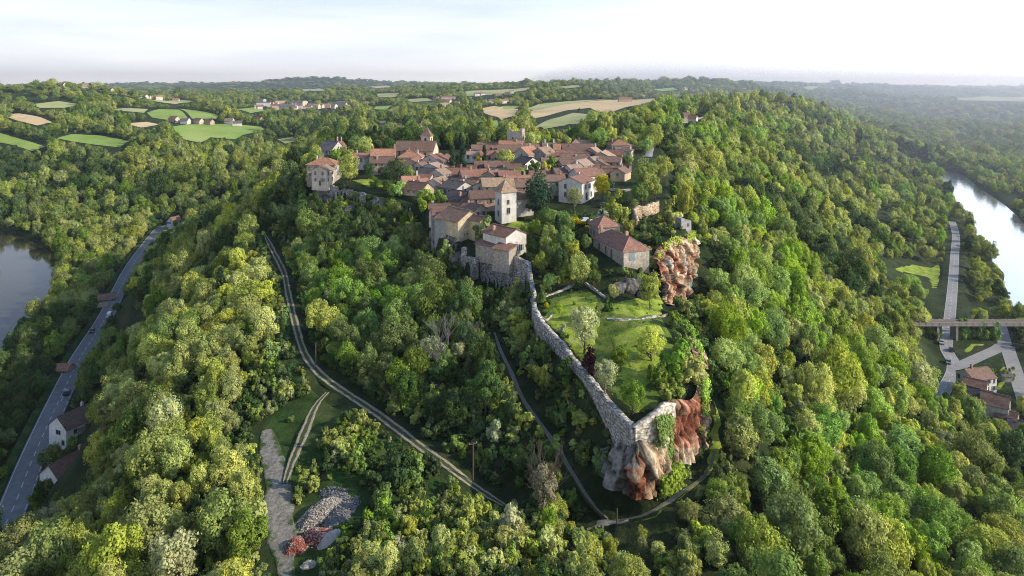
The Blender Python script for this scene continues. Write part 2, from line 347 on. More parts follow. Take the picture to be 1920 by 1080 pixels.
def yardmat():
    m,nt,nodes,l=nmat('yard_gravel'); tc=nodes.new('ShaderNodeTexCoord'); sp=nodes.new('ShaderNodeSeparateXYZ'); l.new(tc.outputs['UV'],sp.inputs[0])
    n1=noise(nt,.35,5,.7); n2=noise(nt,1.5,7,.85); st=noise(nt,1.0,6,.75,'Object',(1.3,.5,1))
    base=mix(nt,.55,ramp(nt,st,[(.38,(.10,.10,.075)),(.50,(.22,.205,.175)),(.62,(.38,.355,.31))]),ramp(nt,n2,[(.36,(.09,.09,.07)),(.52,(.24,.225,.195)),(.66,(.50,.47,.42))]))
    e=math_(nt,'ABSOLUTE',math_(nt,'SUBTRACT',sp.outputs[0],.5)); g=math_(nt,'ADD',math_(nt,'MULTIPLY',e,1.3),math_(nt,'MULTIPLY',math_(nt,'SUBTRACT',n1,.5),2.2)); g=math_(nt,'ADD',g,math_(nt,'MULTIPLY',math_(nt,'SUBTRACT',n2,.5),.8))
    c=mix(nt,ramp(nt,g,[(.36,(0,0,0)),(.56,(1,1,1))]),base,(.055,.095,.025)); finish(nt,c,.95,n2,.9,.2,.1); return m
M['yard']=yardmat()
def ribbon(name,line,hw,mat,off=.06,nc=4,drape=True,jag=0.0):
    L=np.asarray(line); t=np.gradient(L[:,:2],axis=0); t/=np.linalg.norm(t,axis=1)[:,None]+1e-9; nrm=np.stack([t[:,1],-t[:,0]],-1)
    s=np.linspace(-1,1,nc+1); w=hw*(1+jag*fbm(L[:,0]/4+3,L[:,1]/4,2)*2); i_=np.arange(len(L)); w=w*(np.clip((np.minimum(i_,len(L)-1-i_)+2)/9,0,1)**.6 if jag>.12 else 1)
    x=L[:,0][:,None]+nrm[:,0][:,None]*s*w[:,None]; y=L[:,1][:,None]+nrm[:,1][:,None]*s*w[:,None]
    z=h(x.ravel(),y.ravel()).reshape(x.shape)+off if drape else np.repeat(L[:,2][:,None],nc+1,1)+off
    if drape: z=np.maximum(z,L[:,2][:,None]-.12+off) if L.shape[1]>2 else z
    if drape and nc>2: z[:,0]-=.45; z[:,-1]-=.45
    uv=np.stack([np.repeat(((s+1)/2)[None],len(L),0),np.repeat(np.arange(len(L))[:,None]/10.,nc+1,1)],-1).reshape(-1,2)
    i=np.arange(len(L)*(nc+1)).reshape(len(L),nc+1); Fq=np.stack([i[:-1,1:],i[:-1,:-1],i[1:,:-1],i[1:,1:]],-1).reshape(-1,4)
    o=mesh_np(name,np.stack([x,y,z],-1).reshape(-1,3),Fq,mat,smooth=True,uv=uv); tag(o,kind='structure'); return o
def off_line(line,o):
    L=np.asarray(line); t=np.gradient(L[:,:2],axis=0); t/=np.linalg.norm(t,axis=1)[:,None]; r=L.copy(); r[:,0]+=t[:,1]*o; r[:,1]-=t[:,0]*o; return r
def markings(name,line,o,w,on=3.0,gap=0.0,off=.1):
    L=resample(off_line(line,o),1.0 if gap else 3.0); mb=MB(); per=on+gap; n=len(L)
    t=np.gradient(L[:,:2],axis=0); t/=np.linalg.norm(t,axis=1)[:,None]
    for k in range(n-1):
        if gap and (k%per)>=on: continue
        a,b=L[k],L[k+1]; na=(t[k][1]*w/2,-t[k][0]*w/2); nb=(t[k+1][1]*w/2,-t[k+1][0]*w/2)
        mb.add([(a[0]-na[0],a[1]-na[1],a[2]+off),(a[0]+na[0],a[1]+na[1],a[2]+off),(b[0]+nb[0],b[1]+nb[1],b[2]+off),(b[0]-nb[0],b[1]-nb[1],b[2]+off)],[(0,1,2,3)])
    o=mb.build(name,M['paint']); tag(o,kind='structure')
def arrow(px,py):
    X,Y,_=G(px,py,10); i=np.argmin((MAIN[:,0]-X)**2+(MAIN[:,1]-Y)**2); t=MAIN[i+1]-MAIN[i-1]; a=math.atan2(t[1],t[0]); c,s_=math.cos(a),math.sin(a); mb=MB()
    q=[(-2,-.12),(1,-.12),(1,-.45),(2.4,0),(1,.45),(1,.12),(-2,.12)]; mb.add([(X+u*c-v*s_,Y+u*s_+v*c,MAIN[i,2]+.03) for u,v in q],[tuple(range(7))]); tag(mb.build('road_marking',M['paint']),kind='structure')
def road(name,line,hw,mat): return ribbon(name,line,hw,mat,0.0,2,False)
road('road',MAIN,3.6,M['asphalt']); markings('road_marking',MAIN,.2,.22,3,3,.02); markings('road_marking',MAIN,-3.2,.18,off=.02); markings('road_marking',MAIN,3.2,.18,3,2,.02)
arrow(117,747); arrow(26,985); arrow(122,733)
road('road',VAL,2.5,M['asphalt_sunny']); markings('road_marking',VAL,0,.2,3,4,.02); markings('road_marking',VAL,-2.25,.12,off=.02); markings('road_marking',VAL,2.25,.12,off=.02)
road('road',SIDE,2.6,M['asphalt_sunny']); road('road',SIDE2,2.6,M['asphalt_sunny'])
ribbon('verge',off_line(MAIN,-5.2),1.1,M['rough_grass'],.02,1,False)
ribbon('track',TRACK,1.3,M['track'],.08,8,True,.15); ribbon('track',TRACK2,1.5,M['track'],.10,8,True,.2)
ribbon('footpath',FOOT,.6,M['foot'],.10,6,True,.3); ribbon('footpath',FOOT2,.7,M['foot'],.14,6,True,.3); ribbon('track',YARD,2.4,M['yard'],.10,14,True,.25)
LANE=[(1215,300,330),(1217,280,355),(1222,262,400),(1228,250,450)]
LANE=resample([P(*p)[:2]+(0,) for p in LANE],4); LANE[:,2]=h(LANE[:,0],LANE[:,1]); ribbon('lane',LANE,2.4,M['asphalt_sunny'],.25,4)
def drape(name,poly,mat,off=.15,step=None,kind='structure'):
    poly=np.asarray(poly)[:,:2]; 
    if step is None: step=max(1.0,np.hypot(*poly.mean(0))/90)
    # densify the outline
    out=[]
    for a,b in zip(poly,np.roll(poly,-1,0)):
        n=max(1,int(np.linalg.norm(b-a)/step))
        for t in np.arange(n)/n: out.append(a+(b-a)*t)
    out=np.array(out); lo,hi=out.min(0),out.max(0)
    gx,gy=np.meshgrid(np.arange(lo[0],hi[0],step),np.arange(lo[1],hi[1],step)); gx=gx.ravel(); gy=gy.ravel()
    k=sdist(gx,gy,out)>step*.6; pts=[Vector(p) for p in out]+[Vector((a,b)) for a,b in zip(gx[k],gy[k])]
    r=geometry.delaunay_2d_cdt(pts,[],[list(range(len(out)))],1,1e-4)
    vx=np.array([[v.x,v.y] for v in r[0]]); z=h(vx[:,0],vx[:,1])+off; z[:len(out)]-=min(off+.45,.6) if off<.4 else 0
    me=bpy.data.meshes.new(name); me.from_pydata(np.c_[vx,z].tolist(),[],[tuple(f) for f in r[2]]); me.materials.append(mat)
    me.polygons.foreach_set('use_smooth',[True]*len(me.polygons)); me.update()
    if len(me.polygons) and me.polygons[0].normal.z<0: me.flip_normals()
    o=bpy.data.objects.new(name,me); COL.objects.link(o); tag(o,kind=kind); return o
def gpoly(pts,fn=h0): return [ground(px,py,fn=fn)[:2] for px,py in pts]
FIELDS=[]
FIELD_PX=[]
def field(name,pts,mat,off=.5,pad=0):
    poly=gpoly(pts); FIELD_PX.append((np.array(pts,float),float(np.max(np.array(poly)[:,1])))); FIELDS.append(np.array(poly)); return drape(name,poly,M[mat],off)
field('field',[(275,212),(300,205),(335,206),(352,222),(318,226),(285,221)],'field_green')
field('field',[(335,204),(370,208),(412,217),(405,224),(360,223)],'field_green')
field('field',[(320,238),(350,234),(420,233),(490,238),(500,246),(455,254),(440,262),(395,258),(375,268),(345,262)],'field_green')
field('field',[(105,260),(135,252),(190,255),(243,265),(225,277),(195,274),(150,268)],'field_green')
field('field',[(-40,255),(0,250),(40,262),(85,276),(60,284),(0,268),(-40,268)],'field_green')
field('field',[(0,217),(35,213),(75,220),(98,230),(70,236),(30,226)],'field_gold')
field('field',[(200,206),(240,203),(278,205),(270,212),(235,209)],'field_pale')
field('field',[(897,205),(925,199),(972,205),(968,218),(940,226),(915,215)],'field_gold')
field('field',[(990,210),(1050,196),(1110,190),(1160,187),(1135,200),(1065,207),(1000,222)],'field_gold')
field('field',[(1100,200),(1160,188),(1235,184),(1205,196),(1150,210),(1120,210)],'field_gold')
field('field',[(1010,196),(1060,191),(1110,188),(1150,187),(1060,196),(1000,208),(988,204)],'field_pale',.9)
field('field',[(1000,240),(1040,222),(1075,212),(1110,215),(1095,225),(1060,236),(1020,243)],'field_pale')
field('field',[(915,228),(932,226),(936,238),(925,243),(913,238)],'field_green')
field('field',[(872,172),(920,169),(1000,163),(985,170),(930,178),(875,180)],'field_pale')
field('field',[(705,176),(748,174),(742,182),(710,182)],'field_pale'); field('field',[(705,200),(735,198),(725,206),(700,205)],'field_green')
field('field',[(1240,232),(1290,220),(1328,214),(1320,222),(1275,233)],'field_gold')
field('field',[(1790,184),(1850,181),(1925,182),(1925,192),(1860,190),(1810,189)],'field_pale',2.0)

field('field',[(60,196),(110,190),(150,196),(120,203),(75,203)],'field_pale'); field('field',[(285,190),(330,187),(370,191),(330,196)],'field_pale',1.0); field('field',[(235,232),(275,229),(300,234),(265,240)],'field_gold')
field('field',[(440,205),(475,202),(500,208),(470,213)],'field_green',.8); field('field',[(520,262),(548,257),(560,264),(535,270)],'field_pale'); field('field',[(760,187),(800,184),(812,189),(775,192)],'field_pale',.9); field('field',[(1050,163),(1085,160),(1090,164),(1060,167)],'field_pale',1.5); field('field',[(915,205),(945,199),(975,200),(955,206)],'field_green')
field('field',[(1225,168),(1262,165),(1270,169),(1240,172)],'field_green',1.5); field('field',[(1500,166),(1560,164),(1570,167),(1520,169)],'field_pale',2); field('field',[(560,168),(600,166),(615,169),(580,171)],'field_pale',3); field('field',[(690,163),(725,161),(735,164),(705,166)],'field_gold',3)
field('meadow',[(1796,612),(1808,600),(1800,560),(1796,500),(1812,520),(1822,590)],'lawn',.1)
M['meadow']=M['lawn']
field('meadow',[(1793,655),(1800,640),(1870,640),(1840,660),(1794,683)],'lawn',.12)
field('meadow',[(1878,672),(1890,668),(1902,720),(1898,745),(1850,735),(1862,690)],'lawn',.12)
field('meadow',[(1650,500),(1700,490),(1765,498),(1768,560),(1745,590),(1735,520)],'lawn',.12)
field('meadow',[(1640,405),(1665,398),(1670,412),(1645,418)],'field_green',.2)
field('meadow',[(1740,620),(1755,615),(1762,650),(1760,690),(1748,670)],'rough_grass',.12)
# lawns of the terraced garden
M['garden_grass']=grassmat('garden_grass',(.05,.085,.02),(.13,.20,.035),(.24,.27,.075),.5)
drape('garden_grass',gpoly([(1010,585),(1020,562),(1075,545),(1110,545),(1140,568),(1200,560),(1246,570),(1246,600),(1262,625),(1285,655),(1296,690),(1290,730),(1255,745),(1225,762),(1192,786),(1150,748),(1112,700),(1056,630)]),M['garden_grass'],.05,.8)
drape('lawn',gpoly([(1012,600),(1045,562),(1075,552),(1125,560),(1130,610),(1120,650),(1128,700),(1180,775),(1170,775),(1112,705),(1055,640),(1025,610)]),M['lawn'],.12,.8)
drape('lawn',gpoly([(1137,572),(1180,560),(1250,572),(1246,592),(1195,600),(1140,590)]),M['lawn'],.12,.8)
drape('lawn',gpoly([(1140,632),(1180,614),(1240,608),(1256,640),(1240,690),(1215,740),(1200,790),(1190,780),(1150,700)]),M['lawn'],.12,.8)
drape('lawn',gpoly([(1175,384),(1186,372),(1202,376),(1200,388)]),M['lawn'],.15,.8)
drape('lawn',gpoly([(945,425),(960,412),(1000,418),(1010,436),(975,440)]),M['lawn'],.15,.8)
drape('lawn',gpoly([(655,338),(700,335),(745,336),(740,350),(690,352)]),M['lawn'],.15,.8)
CLEAR=gpoly([(480,800),(560,690),(600,735),(700,800),(830,890),(900,940),(860,1000),(700,1000),(620,1110),(500,1110),(485,900)])
drape('rough_grass',CLEAR,M['rough_grass'],.05,1.2)
drape('rough_grass',gpoly([(500,455),(525,500),(540,560),(570,680),(590,730),(540,790),(490,800),(500,700),(470,600),(480,520)]),M['rough_grass'],.05,1.5)
drape('rough_grass',gpoly([(1150,985),(1210,962),(1260,935),(1310,880),(1325,800),(1335,720),(1350,740),(1365,840),(1340,900),(1290,940),(1230,985),(1180,1000)]),M['lawn'],.05,1.0)
drape('gravel_patch',gpoly([(1100,985),(1118,950),(1140,955),(1165,968),(1200,960),(1210,975),(1170,992)]),M['gravel'],.2,1.0)
# water
def watermat(name,col,rough,ior=1.33,metal=0.0):
    m,nt,nodes,l=nmat(name); n=noise(nt,.35,3,.5,'Object'); b=finish(nt,col,rough,n,.04,.3,.5,metal); b.inputs['IOR'].default_value=ior; return m
M['river_left']=watermat('river_brown',(.055,.047,.03),.06); M['river_right']=watermat('river_glare',(.80,.81,.80),.13,1.33,.8)  # right river: sky glare put into a near-white metallic base
def water(poly,mat):
    o=drape('river',poly,mat,0,30.0); o.data.vertices.foreach_set('co',np.c_[np.array([[v.co.x,v.co.y] for v in o.data.vertices]),np.zeros(len(o.data.vertices))].astype(np.float32).ravel()); o.data.update()
def grow(poly,d):
    c=np.asarray(poly,float); n=np.roll(c,-1,0)-np.roll(c,1,0); n/=np.linalg.norm(n,axis=1)[:,None]; q=np.stack([n[:,1],-n[:,0]],-1)
    a=c+q*d; return a if (sdist(a[:,0],a[:,1],c)<0).mean()>.5 else c-q*d
water(grow(RIVER_L,4),M['river_left']); water(grow(RIVER_R,4),M['river_right'])
# ------------------------------------------------------------------ houses
HOUSE_SPOTS=[]; V=SP=None
def roofmat(name,col,lich=(.22,.20,.17),amt=.35):
    m,nt,nodes,l=nmat('roof_'+name)
    f=noise(nt,1.3,6,.72); g=noise(nt,.35,3,.6); tc=nodes.new('ShaderNodeTexCoord')
    c=ramp(nt,f,[(.28,tuple(q*.5 for q in col)),(.5,col),(.72,tuple(min(1,q*1.5) for q in col))])
    c=mix(nt,ramp(nt,g,[(.48,(0,0,0)),(.7,(amt,amt,amt))]),c,lich)
    sp=nodes.new('ShaderNodeSeparateXYZ'); l.new(tc.outputs['Object'],sp.inputs[0])
    w=nodes.new('ShaderNodeTexWave'); w.wave_type='BANDS'; w.bands_direction='X'; w.inputs['Scale'].default_value=1.1; w.inputs['Distortion'].default_value=1.2; w.inputs['Detail'].default_value=2; l.new(tc.outputs['Object'],w.inputs['Vector'])
    c=mix(nt,.35,c,ramp(nt,w.outputs['Fac'],[(.2,(.5,.5,.5)),(.6,(1.05,1.05,1.05))]),'MULTIPLY')
    oi=nodes.new('ShaderNodeObjectInfo'); hs_=nodes.new('ShaderNodeHueSaturation'); l.new(c,hs_.inputs['Color']); l.new(math_(nt,'ADD',math_(nt,'MULTIPLY',oi.outputs['Random'],.4),.8),hs_.inputs['Value'])
    finish(nt,hs_.outputs[0],.85,w.outputs['Fac'],.5,.08,.2); return m
RM={'red':roofmat('red',(.265,.138,.098)),'orange':roofmat('orange',(.37,.185,.115),(.36,.25,.18),.35),'brown':roofmat('brown',(.20,.122,.090)),'tan':roofmat('tan',(.34,.235,.155)),
    'grey':roofmat('grey',(.150,.130,.125)),'dark':roofmat('dark',(.075,.066,.070),(.13,.12,.115)),'pink':roofmat('pink',(.36,.25,.19))}
def wallmat(name,col,stone=0.0,dirt=.5):
    m,nt,nodes,l=nmat('wall_'+name)
    f=noise(nt,.9,6,.68); g=noise(nt,.3,4,.6,stretch=(1,1,.35)); bump=f
    c=ramp(nt,f,[(.3,tuple(q*.78 for q in col)),(.68,tuple(min(.9,q*1.12) for q in col))])
    c=mix(nt,dirt,c,ramp(nt,g,[(.38,(.55,.51,.46)),(.62,(1,1,1))]),'MULTIPLY')
    if stone:
        v=nodes.new('ShaderNodeTexVoronoi'); v.inputs['Scale'].default_value=2.6; tc=nodes.new('ShaderNodeTexCoord'); l.new(tc.outputs['Object'],v.inputs['Vector'])
        bw=nodes.new('ShaderNodeRGBToBW'); l.new(v.outputs['Color'],bw.inputs[0])
        c=mix(nt,stone,c,ramp(nt,bw.outputs[0],[(.2,(.5,.48,.45)),(.8,(1.15,1.12,1.05))]),'MULTIPLY'); bump=v.outputs['Distance']
    finish(nt,c,.9,bump,.5 if stone else .15,.06,.15); return m
WM={'white':wallmat('white',(.70,.66,.60),0,.45),'cream':wallmat('cream',(.64,.55,.42)),'yellow':wallmat('yellow',(.60,.50,.33),.45),'grey':wallmat('grey',(.36,.35,.34),.25),'bright':wallmat('bright',(.86,.82,.74),0,.3),'stone':wallmat('stone',(.48,.43,.36),.6),
    'pink':wallmat('pink',(.56,.38,.28),0,.35),'tan':wallmat('tan',(.52,.43,.32),.5),'pale':wallmat('pale',(.60,.55,.49),.2)}
M['glass']=simple('window_glass',(.025,.028,.034),.15,1,.2,spec=.5); M['frame']=simple('window_frame',(.42,.39,.35),.7); M['door']=simple('door_wood',(.13,.06,.035),.7,3); M['shutter']=simple('shutter_paint',(.20,.235,.26),.7,3)
M['stonework']=WM['stone']; M['brickstack']=simple('chimney_brick',(.40,.24,.17),.9,3,.35)
def unit_box(name,mat,inset=0.0):
    mb=MB(); mb.box((0,0,0),(1,1,1)); me=bpy.data.meshes.new(name); me.from_pydata(mb.v,[],mb.f); me.materials.append(mat); return me
def frame_mesh():
    mb=MB(); t=.09
    mb.box((-.5-t/2,0,0),(t,1,1+2*t)); mb.box((.5+t/2,0,0),(t,1,1+2*t)); mb.box((0,0,.5+t/2),(1,1,t)); mb.box((0,-.4,-.5-t/2),(1,1.8,t)); mb.box((0,0,0),(.05,.8,1))
    me=bpy.data.meshes.new('frame'); me.from_pydata(mb.v,[],mb.f); me.materials.append(M['frame']); return me
UM={'window':unit_box('window',M['glass']),'frame':frame_mesh(),'shutter':unit_box('shutter',M['shutter']),'door':unit_box('door',M['door']),'garage':unit_box('opening',M['glass'])}  # garage: dark slab, the shade inside arches and openings put into its colour
def inst(name,me,parent,loc,size,rz):
    o=bpy.data.objects.new(name,me); COL.objects.link(o); o.parent=parent; o.location=loc; o.scale=size; o.rotation_euler=(0,0,rz); return o
def face_xf(face,l,w):
    # a face of the box: origin, direction along it, outward normal, rotation
    return {'S':((0,-w/2),(1,0),(0,-1),0.0,l),'N':((0,w/2),(-1,0),(0,1),math.pi,l),'E':((l/2,0),(0,1),(1,0),math.pi/2,w),'W':((-l/2,0),(0,-1),(-1,0),-math.pi/2,w)}[face]
def window(parent,face,l,w,u,zc,sw,sh,shut=False,kind='window',label=None):
    (ox,oy),(dx,dy),(nx,ny),rz,_=face_xf(face,l,w); X=ox+dx*u; Y=oy+dy*u
    o=inst(kind,UM[kind],parent,(X+nx*.0,Y+ny*.0,zc),(sw,.08,sh),rz)
    if kind in('window',):
        f=bpy.data.objects.new('frame',UM['frame']); COL.objects.link(f); f.parent=o; f.scale=(1,2.2,1)
    if shut:
        for sgn in(-1,1): inst('shutter',UM['shutter'],parent,(X+dx*sgn*(sw*.5+.36)+nx*.04,Y+dy*sgn*(sw*.5+.36)+ny*.04,zc),(.5,.1,sh*1.02),rz)
    if label: o['label']=label
    return o
def roof_mesh(mb,kind,l,w,H,hr,ov=.45,th=.16,seed=0):
    g=random.Random(seed); lo,wo=l/2+ov*.6,w/2+ov; s=hr/(w/2); ze=H-s*ov+.03
    if kind=='gable':
        n=max(3,int(l/1.6)); prof=[(-wo,ze-th),(-wo,ze),(0,H+hr+.03),(wo,ze),(wo,ze-th),(0,H+hr-th)]
        vs=[]
        for i in range(n+1):
            X=-lo+2*lo*i/n; sag=-.10*math.sin(math.pi*i/n)+g.uniform(-.04,.04)
            for k,(Y,Z) in enumerate(prof): vs.append((X,Y,Z+(sag if k in(2,5) else sag*.4)))
        fs=[]
        for i in range(n):
            a=i*6;b=a+6
            for k in range(6): fs.append((a+k,a+(k+1)%6,b+(k+1)%6,b+k))
        fs.append((0,1,2,5)[::-1]);fs.append((2,3,4,5)[::-1]); e=n*6; fs.append((e,e+1,e+2,e+5)); fs.append((e+2,e+3,e+4,e+5)); mb.add(vs,fs)
        # ridge tiles
        for i in range(n): 
            X=-lo+2*lo*(i+.5)/n; mb.box((X,0,H+hr+.05-.10*math.sin(math.pi*(i+.5)/n)),(2*lo/n*.96,.34,.12))
    elif kind=='shed':
        n=4; vs=[(-lo,-wo,ze),(lo,-wo,ze),(lo,w/2+.15,H+hr),(-lo,w/2+.15,H+hr)]; vs+=[(a,b,c-th) for a,b,c in vs]
        mb.add(vs,[(0,1,2,3),(7,6,5,4),(0,4,5,1),(1,5,6,2),(2,6,7,3),(3,7,4,0)])
    else: # hip or pyramid
        rl=max(0.0,l/2-w/2) if kind=='hip' else 0.0; rl=max(rl,.05)
        L2=l/2+ov; W2=w/2+ov; z0=H-.1
        vs=[(-L2,-W2,z0),(L2,-W2,z0),(L2,W2,z0),(-L2,W2,z0),(-L2,-W2,z0+th),(L2,-W2,z0+th),(L2,W2,z0+th),(-L2,W2,z0+th),(-rl,0,H+hr),(rl,0,H+hr)]
        mb.add(vs,[(3,2,1,0),(0,1,5,4),(1,2,6,5),(2,3,7,6),(3,0,4,7),(4,5,9,8),(6,7,8,9),(5,6,9),(7,4,8)])
        for a,b in ((4,8),(5,9),(6,9),(7,8)): mb.tube(vs[a],vs[b],.12,.12,5)
        if rl>.1: mb.tube(vs[8],vs[9],.13,.13,5)
def wall_mesh(mb,kind,l,w,H,hr,zb):
    x,y=l/2,w/2
    if kind=='gable':
        vs=[(-x,-y,zb),(x,-y,zb),(x,y,zb),(-x,y,zb),(-x,-y,H),(x,-y,H),(x,y,H),(-x,y,H),(-x,0,H+hr),(x,0,H+hr)]
        mb.add(vs,[(0,1,5,4),(2,3,7,6),(1,2,6,9,5),(3,0,4,8,7),(3,2,1,0)])
    elif kind=='shed':
        vs=[(-x,-y,zb),(x,-y,zb),(x,y,zb),(-x,y,zb),(-x,-y,H),(x,-y,H),(x,y,H+hr),(-x,y,H+hr)]
        mb.add(vs,[(0,1,5,4),(1,2,6,5),(2,3,7,6),(3,0,4,7),(3,2,1,0)])
    else: mb.box((0,0,(zb+H)/2),(l,w,H-zb))
def chimney(parent,x,y,z,hgt=1.5,s=.6,mat=None):
    mb=MB(); mb.box((x,y,z+hgt/2-.6),(s,s*1.2,hgt+.6)); mb.box((x,y,z+hgt-.28),(s*1.3,s*1.5,.14)); mb.box((x,y,z+hgt-.10),(s*.7,s*.8,.22))
    return mb.build('chimney',mat or M['brickstack'],parent)
def house(px,py,d,l,w,hr,yaw,kind='gable',wall='cream',roof='red',label='',chim=(),wins='auto',H=None,name='house',group=None,cat='house',base=None,extra=(),shut=.5,zb=-2.0,dens=.85,drop=0):
    X,Y,Z=P(px,py,d); yaw=R(yaw); gz=base if base is not None else (float(htop(np.array([X]),np.array([Y]))[0]) if group in (V,SP) else hs(X,Y))
    if group==V: l*=1.16; w*=1.13
    Hh=max(2.2,Z-gz) if H is None else H
    if H is not None: gz=Z-H
    o=empty(name,(X,Y,gz),yaw); tag(o,label,cat,group); sd=int(px*7+py*13)
    mb=MB(); wall_mesh(mb,kind,l,w,Hh,hr,zb-drop); mb.build('wall',WM[wall],o)
    rb=MB(); roof_mesh(rb,kind,l,w,Hh,hr,seed=sd); ro=rb.build('roof',RM[roof],o)
    if not chim and group==V and sd%5<3: chim=[(.3 if sd%2 else -.32,.08,.9+.2*(sd%4))]
    for c in chim:
        u,v=c[0],c[1]; z=Hh+hr*(1-abs(v)*2) if kind in('gable','hip') else Hh
        chimney(ro,u*l,v*w,z,c[2] if len(c)>2 else 1.3,.6,M['brickstack'] if (sd%3) else WM['pale'])
    g=random.Random(sd)
    if wins=='auto':
        for f in 'SENW':
            (ox,oy),(dx,dy),(nx,ny),rz,fl=face_xf(f,l,w)
            wx=math.cos(yaw)*nx-math.sin(yaw)*ny; wy=math.sin(yaw)*nx+math.cos(yaw)*ny
            if wx*X+wy*Y>-.12*math.hypot(X,Y): continue
            nst=max(1,int((Hh-.4)/2.6)); ncol=max(1,int(fl/2.3))
            for st in range(nst):
                zc=Hh-1.35-st*2.6
                if zc<.7: continue
                for c in range(ncol):
                    if g.random()>dens: continue
                    window(o,f,l,w,(c+.5-ncol/2)*fl/ncol+g.uniform(-.25,.25),zc,g.uniform(.75,1.0),g.uniform(1.15,1.5),g.random()<shut)
            if g.random()<.5 and Hh>2.4: window(o,f,l,w,g.uniform(-.3,.3)*fl,1.0,1.0,2.0,kind='door')
            if kind=='gable' and f in 'EW' and hr>1.9 and g.random()<.6: window(o,f,l,w,0,Hh+hr*.25,.6,.8)
    else:
        for ww in wins: window(o,*((ww[0],l,w)+tuple(ww[1:])))
    HOUSE_SPOTS.append((X,Y,max(l,w)*.55)); return o,Hh
V='houses of the hilltop village'; SP='buildings of the garden spur'
# --- west terrace and church quarter
house(622,279,350,9,7.5,4.2,-37,'gable','pale','grey','grey roofed manor with a white gable behind the round green trees',[(.42,0,2.2)],group=V)
house(632,273,356,6,5.5,2.2,53,'gable','white','red','small red roofed wing leaning on the white gabled manor',[(.45,.1,2.6)],group=V)
house(608,307,287,10,8,2.5,-3,'hip','stone','orange','orange hipped house standing on the terrace wall at the cliff corner',[(-.3,.1)],group=V)
house(606,317,279,5,6,1.6,72,'gable','cream','tan','small tan roofed front wing of the terrace corner house',group=V)
house(594,293,318,5,4,1.5,20,'gable','grey','grey','little grey roofed shed behind the terrace corner house',group=V)
house(679,293,306,6.5,5,1.6,0,'gable','white','orange','low orange roofed cottage with pale wall between two dark trees',group=V)
house(697,297,303,4,4,1.6,80,'gable','grey','dark','tiny dark gabled cottage beside the low orange roofed one',group=V)
house(719,294,303,9,6,3.6,4,'gable','pale','orange','orange roofed mansion with two yellow chimneys above the terrace',[(-.42,0,1.4),(.46,0,2.0)],group=V)
house(717,303,296,8.8,5,2.4,4,'gable','stone','brown','brown roofed stone front block of the mansion with arched doorway',[(-.2,-.2,1.2)],wins=[('S',-2.4,3.9,.9,1.4),('S',.2,3.9,.9,1.4),('S',2.7,3.9,.9,1.4),('S',-1.0,1.2,1.2,2.2,False,'door'),('S',1.9,1.4,1.0,1.5,True)],group=V)
house(771,294,300,8.5,6,2.4,-4,'hip','cream','orange','orange hipped house directly in front of the church nave',[(.3,-.1)],group=V)
house(765,290,306,5,4,2.2,80,'gable','cream','brown','narrow dark gable between the church and the orange hipped house',group=V)
house(776,304,290,7.5,6.5,1.8,80,'gable','pink','red','pinkish red roofed house below the orange hipped one by the church',group=V)
house(789,309,284,4,4,1.3,60,'gable','white','red','small white walled annex next to the pinkish red house',group=V)
house(816,300,291,8,9,2.6,68,'gable','pale','red','broad pale gabled house with red slope below the church end',[(.1,.3)],group=V)
house(838,296,296,5,5,1.8,10,'hip','cream','red','small red hipped house adjoining the broad pale gable',group=V)
house(813,313,282,7,8.5,1.9,70,'gable','white','pink','whitish shallow gabled house one row below the broad pale gable',group=V)
house(806,324,270,7,6,2.0,-20,'gable','grey','dark','dark slate roofed house behind the white barn gable',group=V)
house(824,324,268,7,5.5,1.8,72,'gable','pale','pink','pinkish tiled gable immediately above the white barn gable',[(.2,0)],group=V)
house(821,342,259,8,6.8,2.0,72,'gable','white','tan','white blank gabled barn with orange tile edge facing the cliff',wins=[],group=V)
house(769,338,259,5.5,5,1.7,20,'gable','white','orange','small orange roofed cottage with a white west wall',[(.4,0,1.8)],group=V)
house(791,341,256,4.5,4,1.3,60,'gable','white','red','little red lean-roofed annex behind the yellow gabled house',group=V)
house(784,356,249,8,6,2.3,-35,'gable','yellow','brown','brown roofed house with a blank pale yellow gable above the trees',wins=[('S',-1.5,1.5,.9,1.2),('S',1,1.5,.9,1.2)],group=V)
house(853,324,279,11,6.5,2.2,0,'gable','tan','red','long red roofed row house behind the white barn gable',[(.2,0)],group=V)
house(851,333,270,9,4,1.2,0,'gable','tan','red','lower red roof running along the front of the long row house',group=V)
house(896,330,269,12,8,2.8,18,'gable','grey','red','large red roofed house with grey west gable and brown barn door',[(-.2,0),(.3,0)],wins=[('S',-2.2,1.6,1.6,3.0,False,'door'),('S',1.2,2.6,.9,1.2),('W',.5,2.8,.8,1.2)],group=V)
house(866,344,262,7,5,1.5,-5,'gable','grey','dark','dark shaded low roof under the grey gable of the large red house',group=V)
house(856,353,253,8,8,2.0,-42,'gable','pale','grey','grey roofed house with pale front wall above the pink gable',group=V)
house(864,377,232,7,8.5,2.6,-40,'gable','pink','dark','dark slate roofed house with a big salmon pink gable',[(.25,-.25,1.3)],wins=[('E',.4,3.0,.7,.8)],group=V)
house(904,346,249,4.5,4.5,1.5,75,'gable','cream','dark','small dark roofed cottage with one dark window above the peach house',wins=[('W',0,2.2,1.0,1.1)],group=V)
house(909,367,227,9,6,2.0,14,'gable','pink','brown','peach walled house with brown roof beside the white tower house',group=V)
house(861,407,200,8.5,7.6,2.6,-48,'gable','yellow','brown','old tan stone house with bright yellow gable at the rampart corner',wins=[('E',.9,3.3,.6,1.3),('E',-2.0,1.2,.35,.5),('E',-1.0,1.3,.8,.3),('E',.1,1.3,.4,.6),('E',1.1,1.5,.4,.5),('E',2.6,1.4,.8,1.3)],group=V,drop=2)
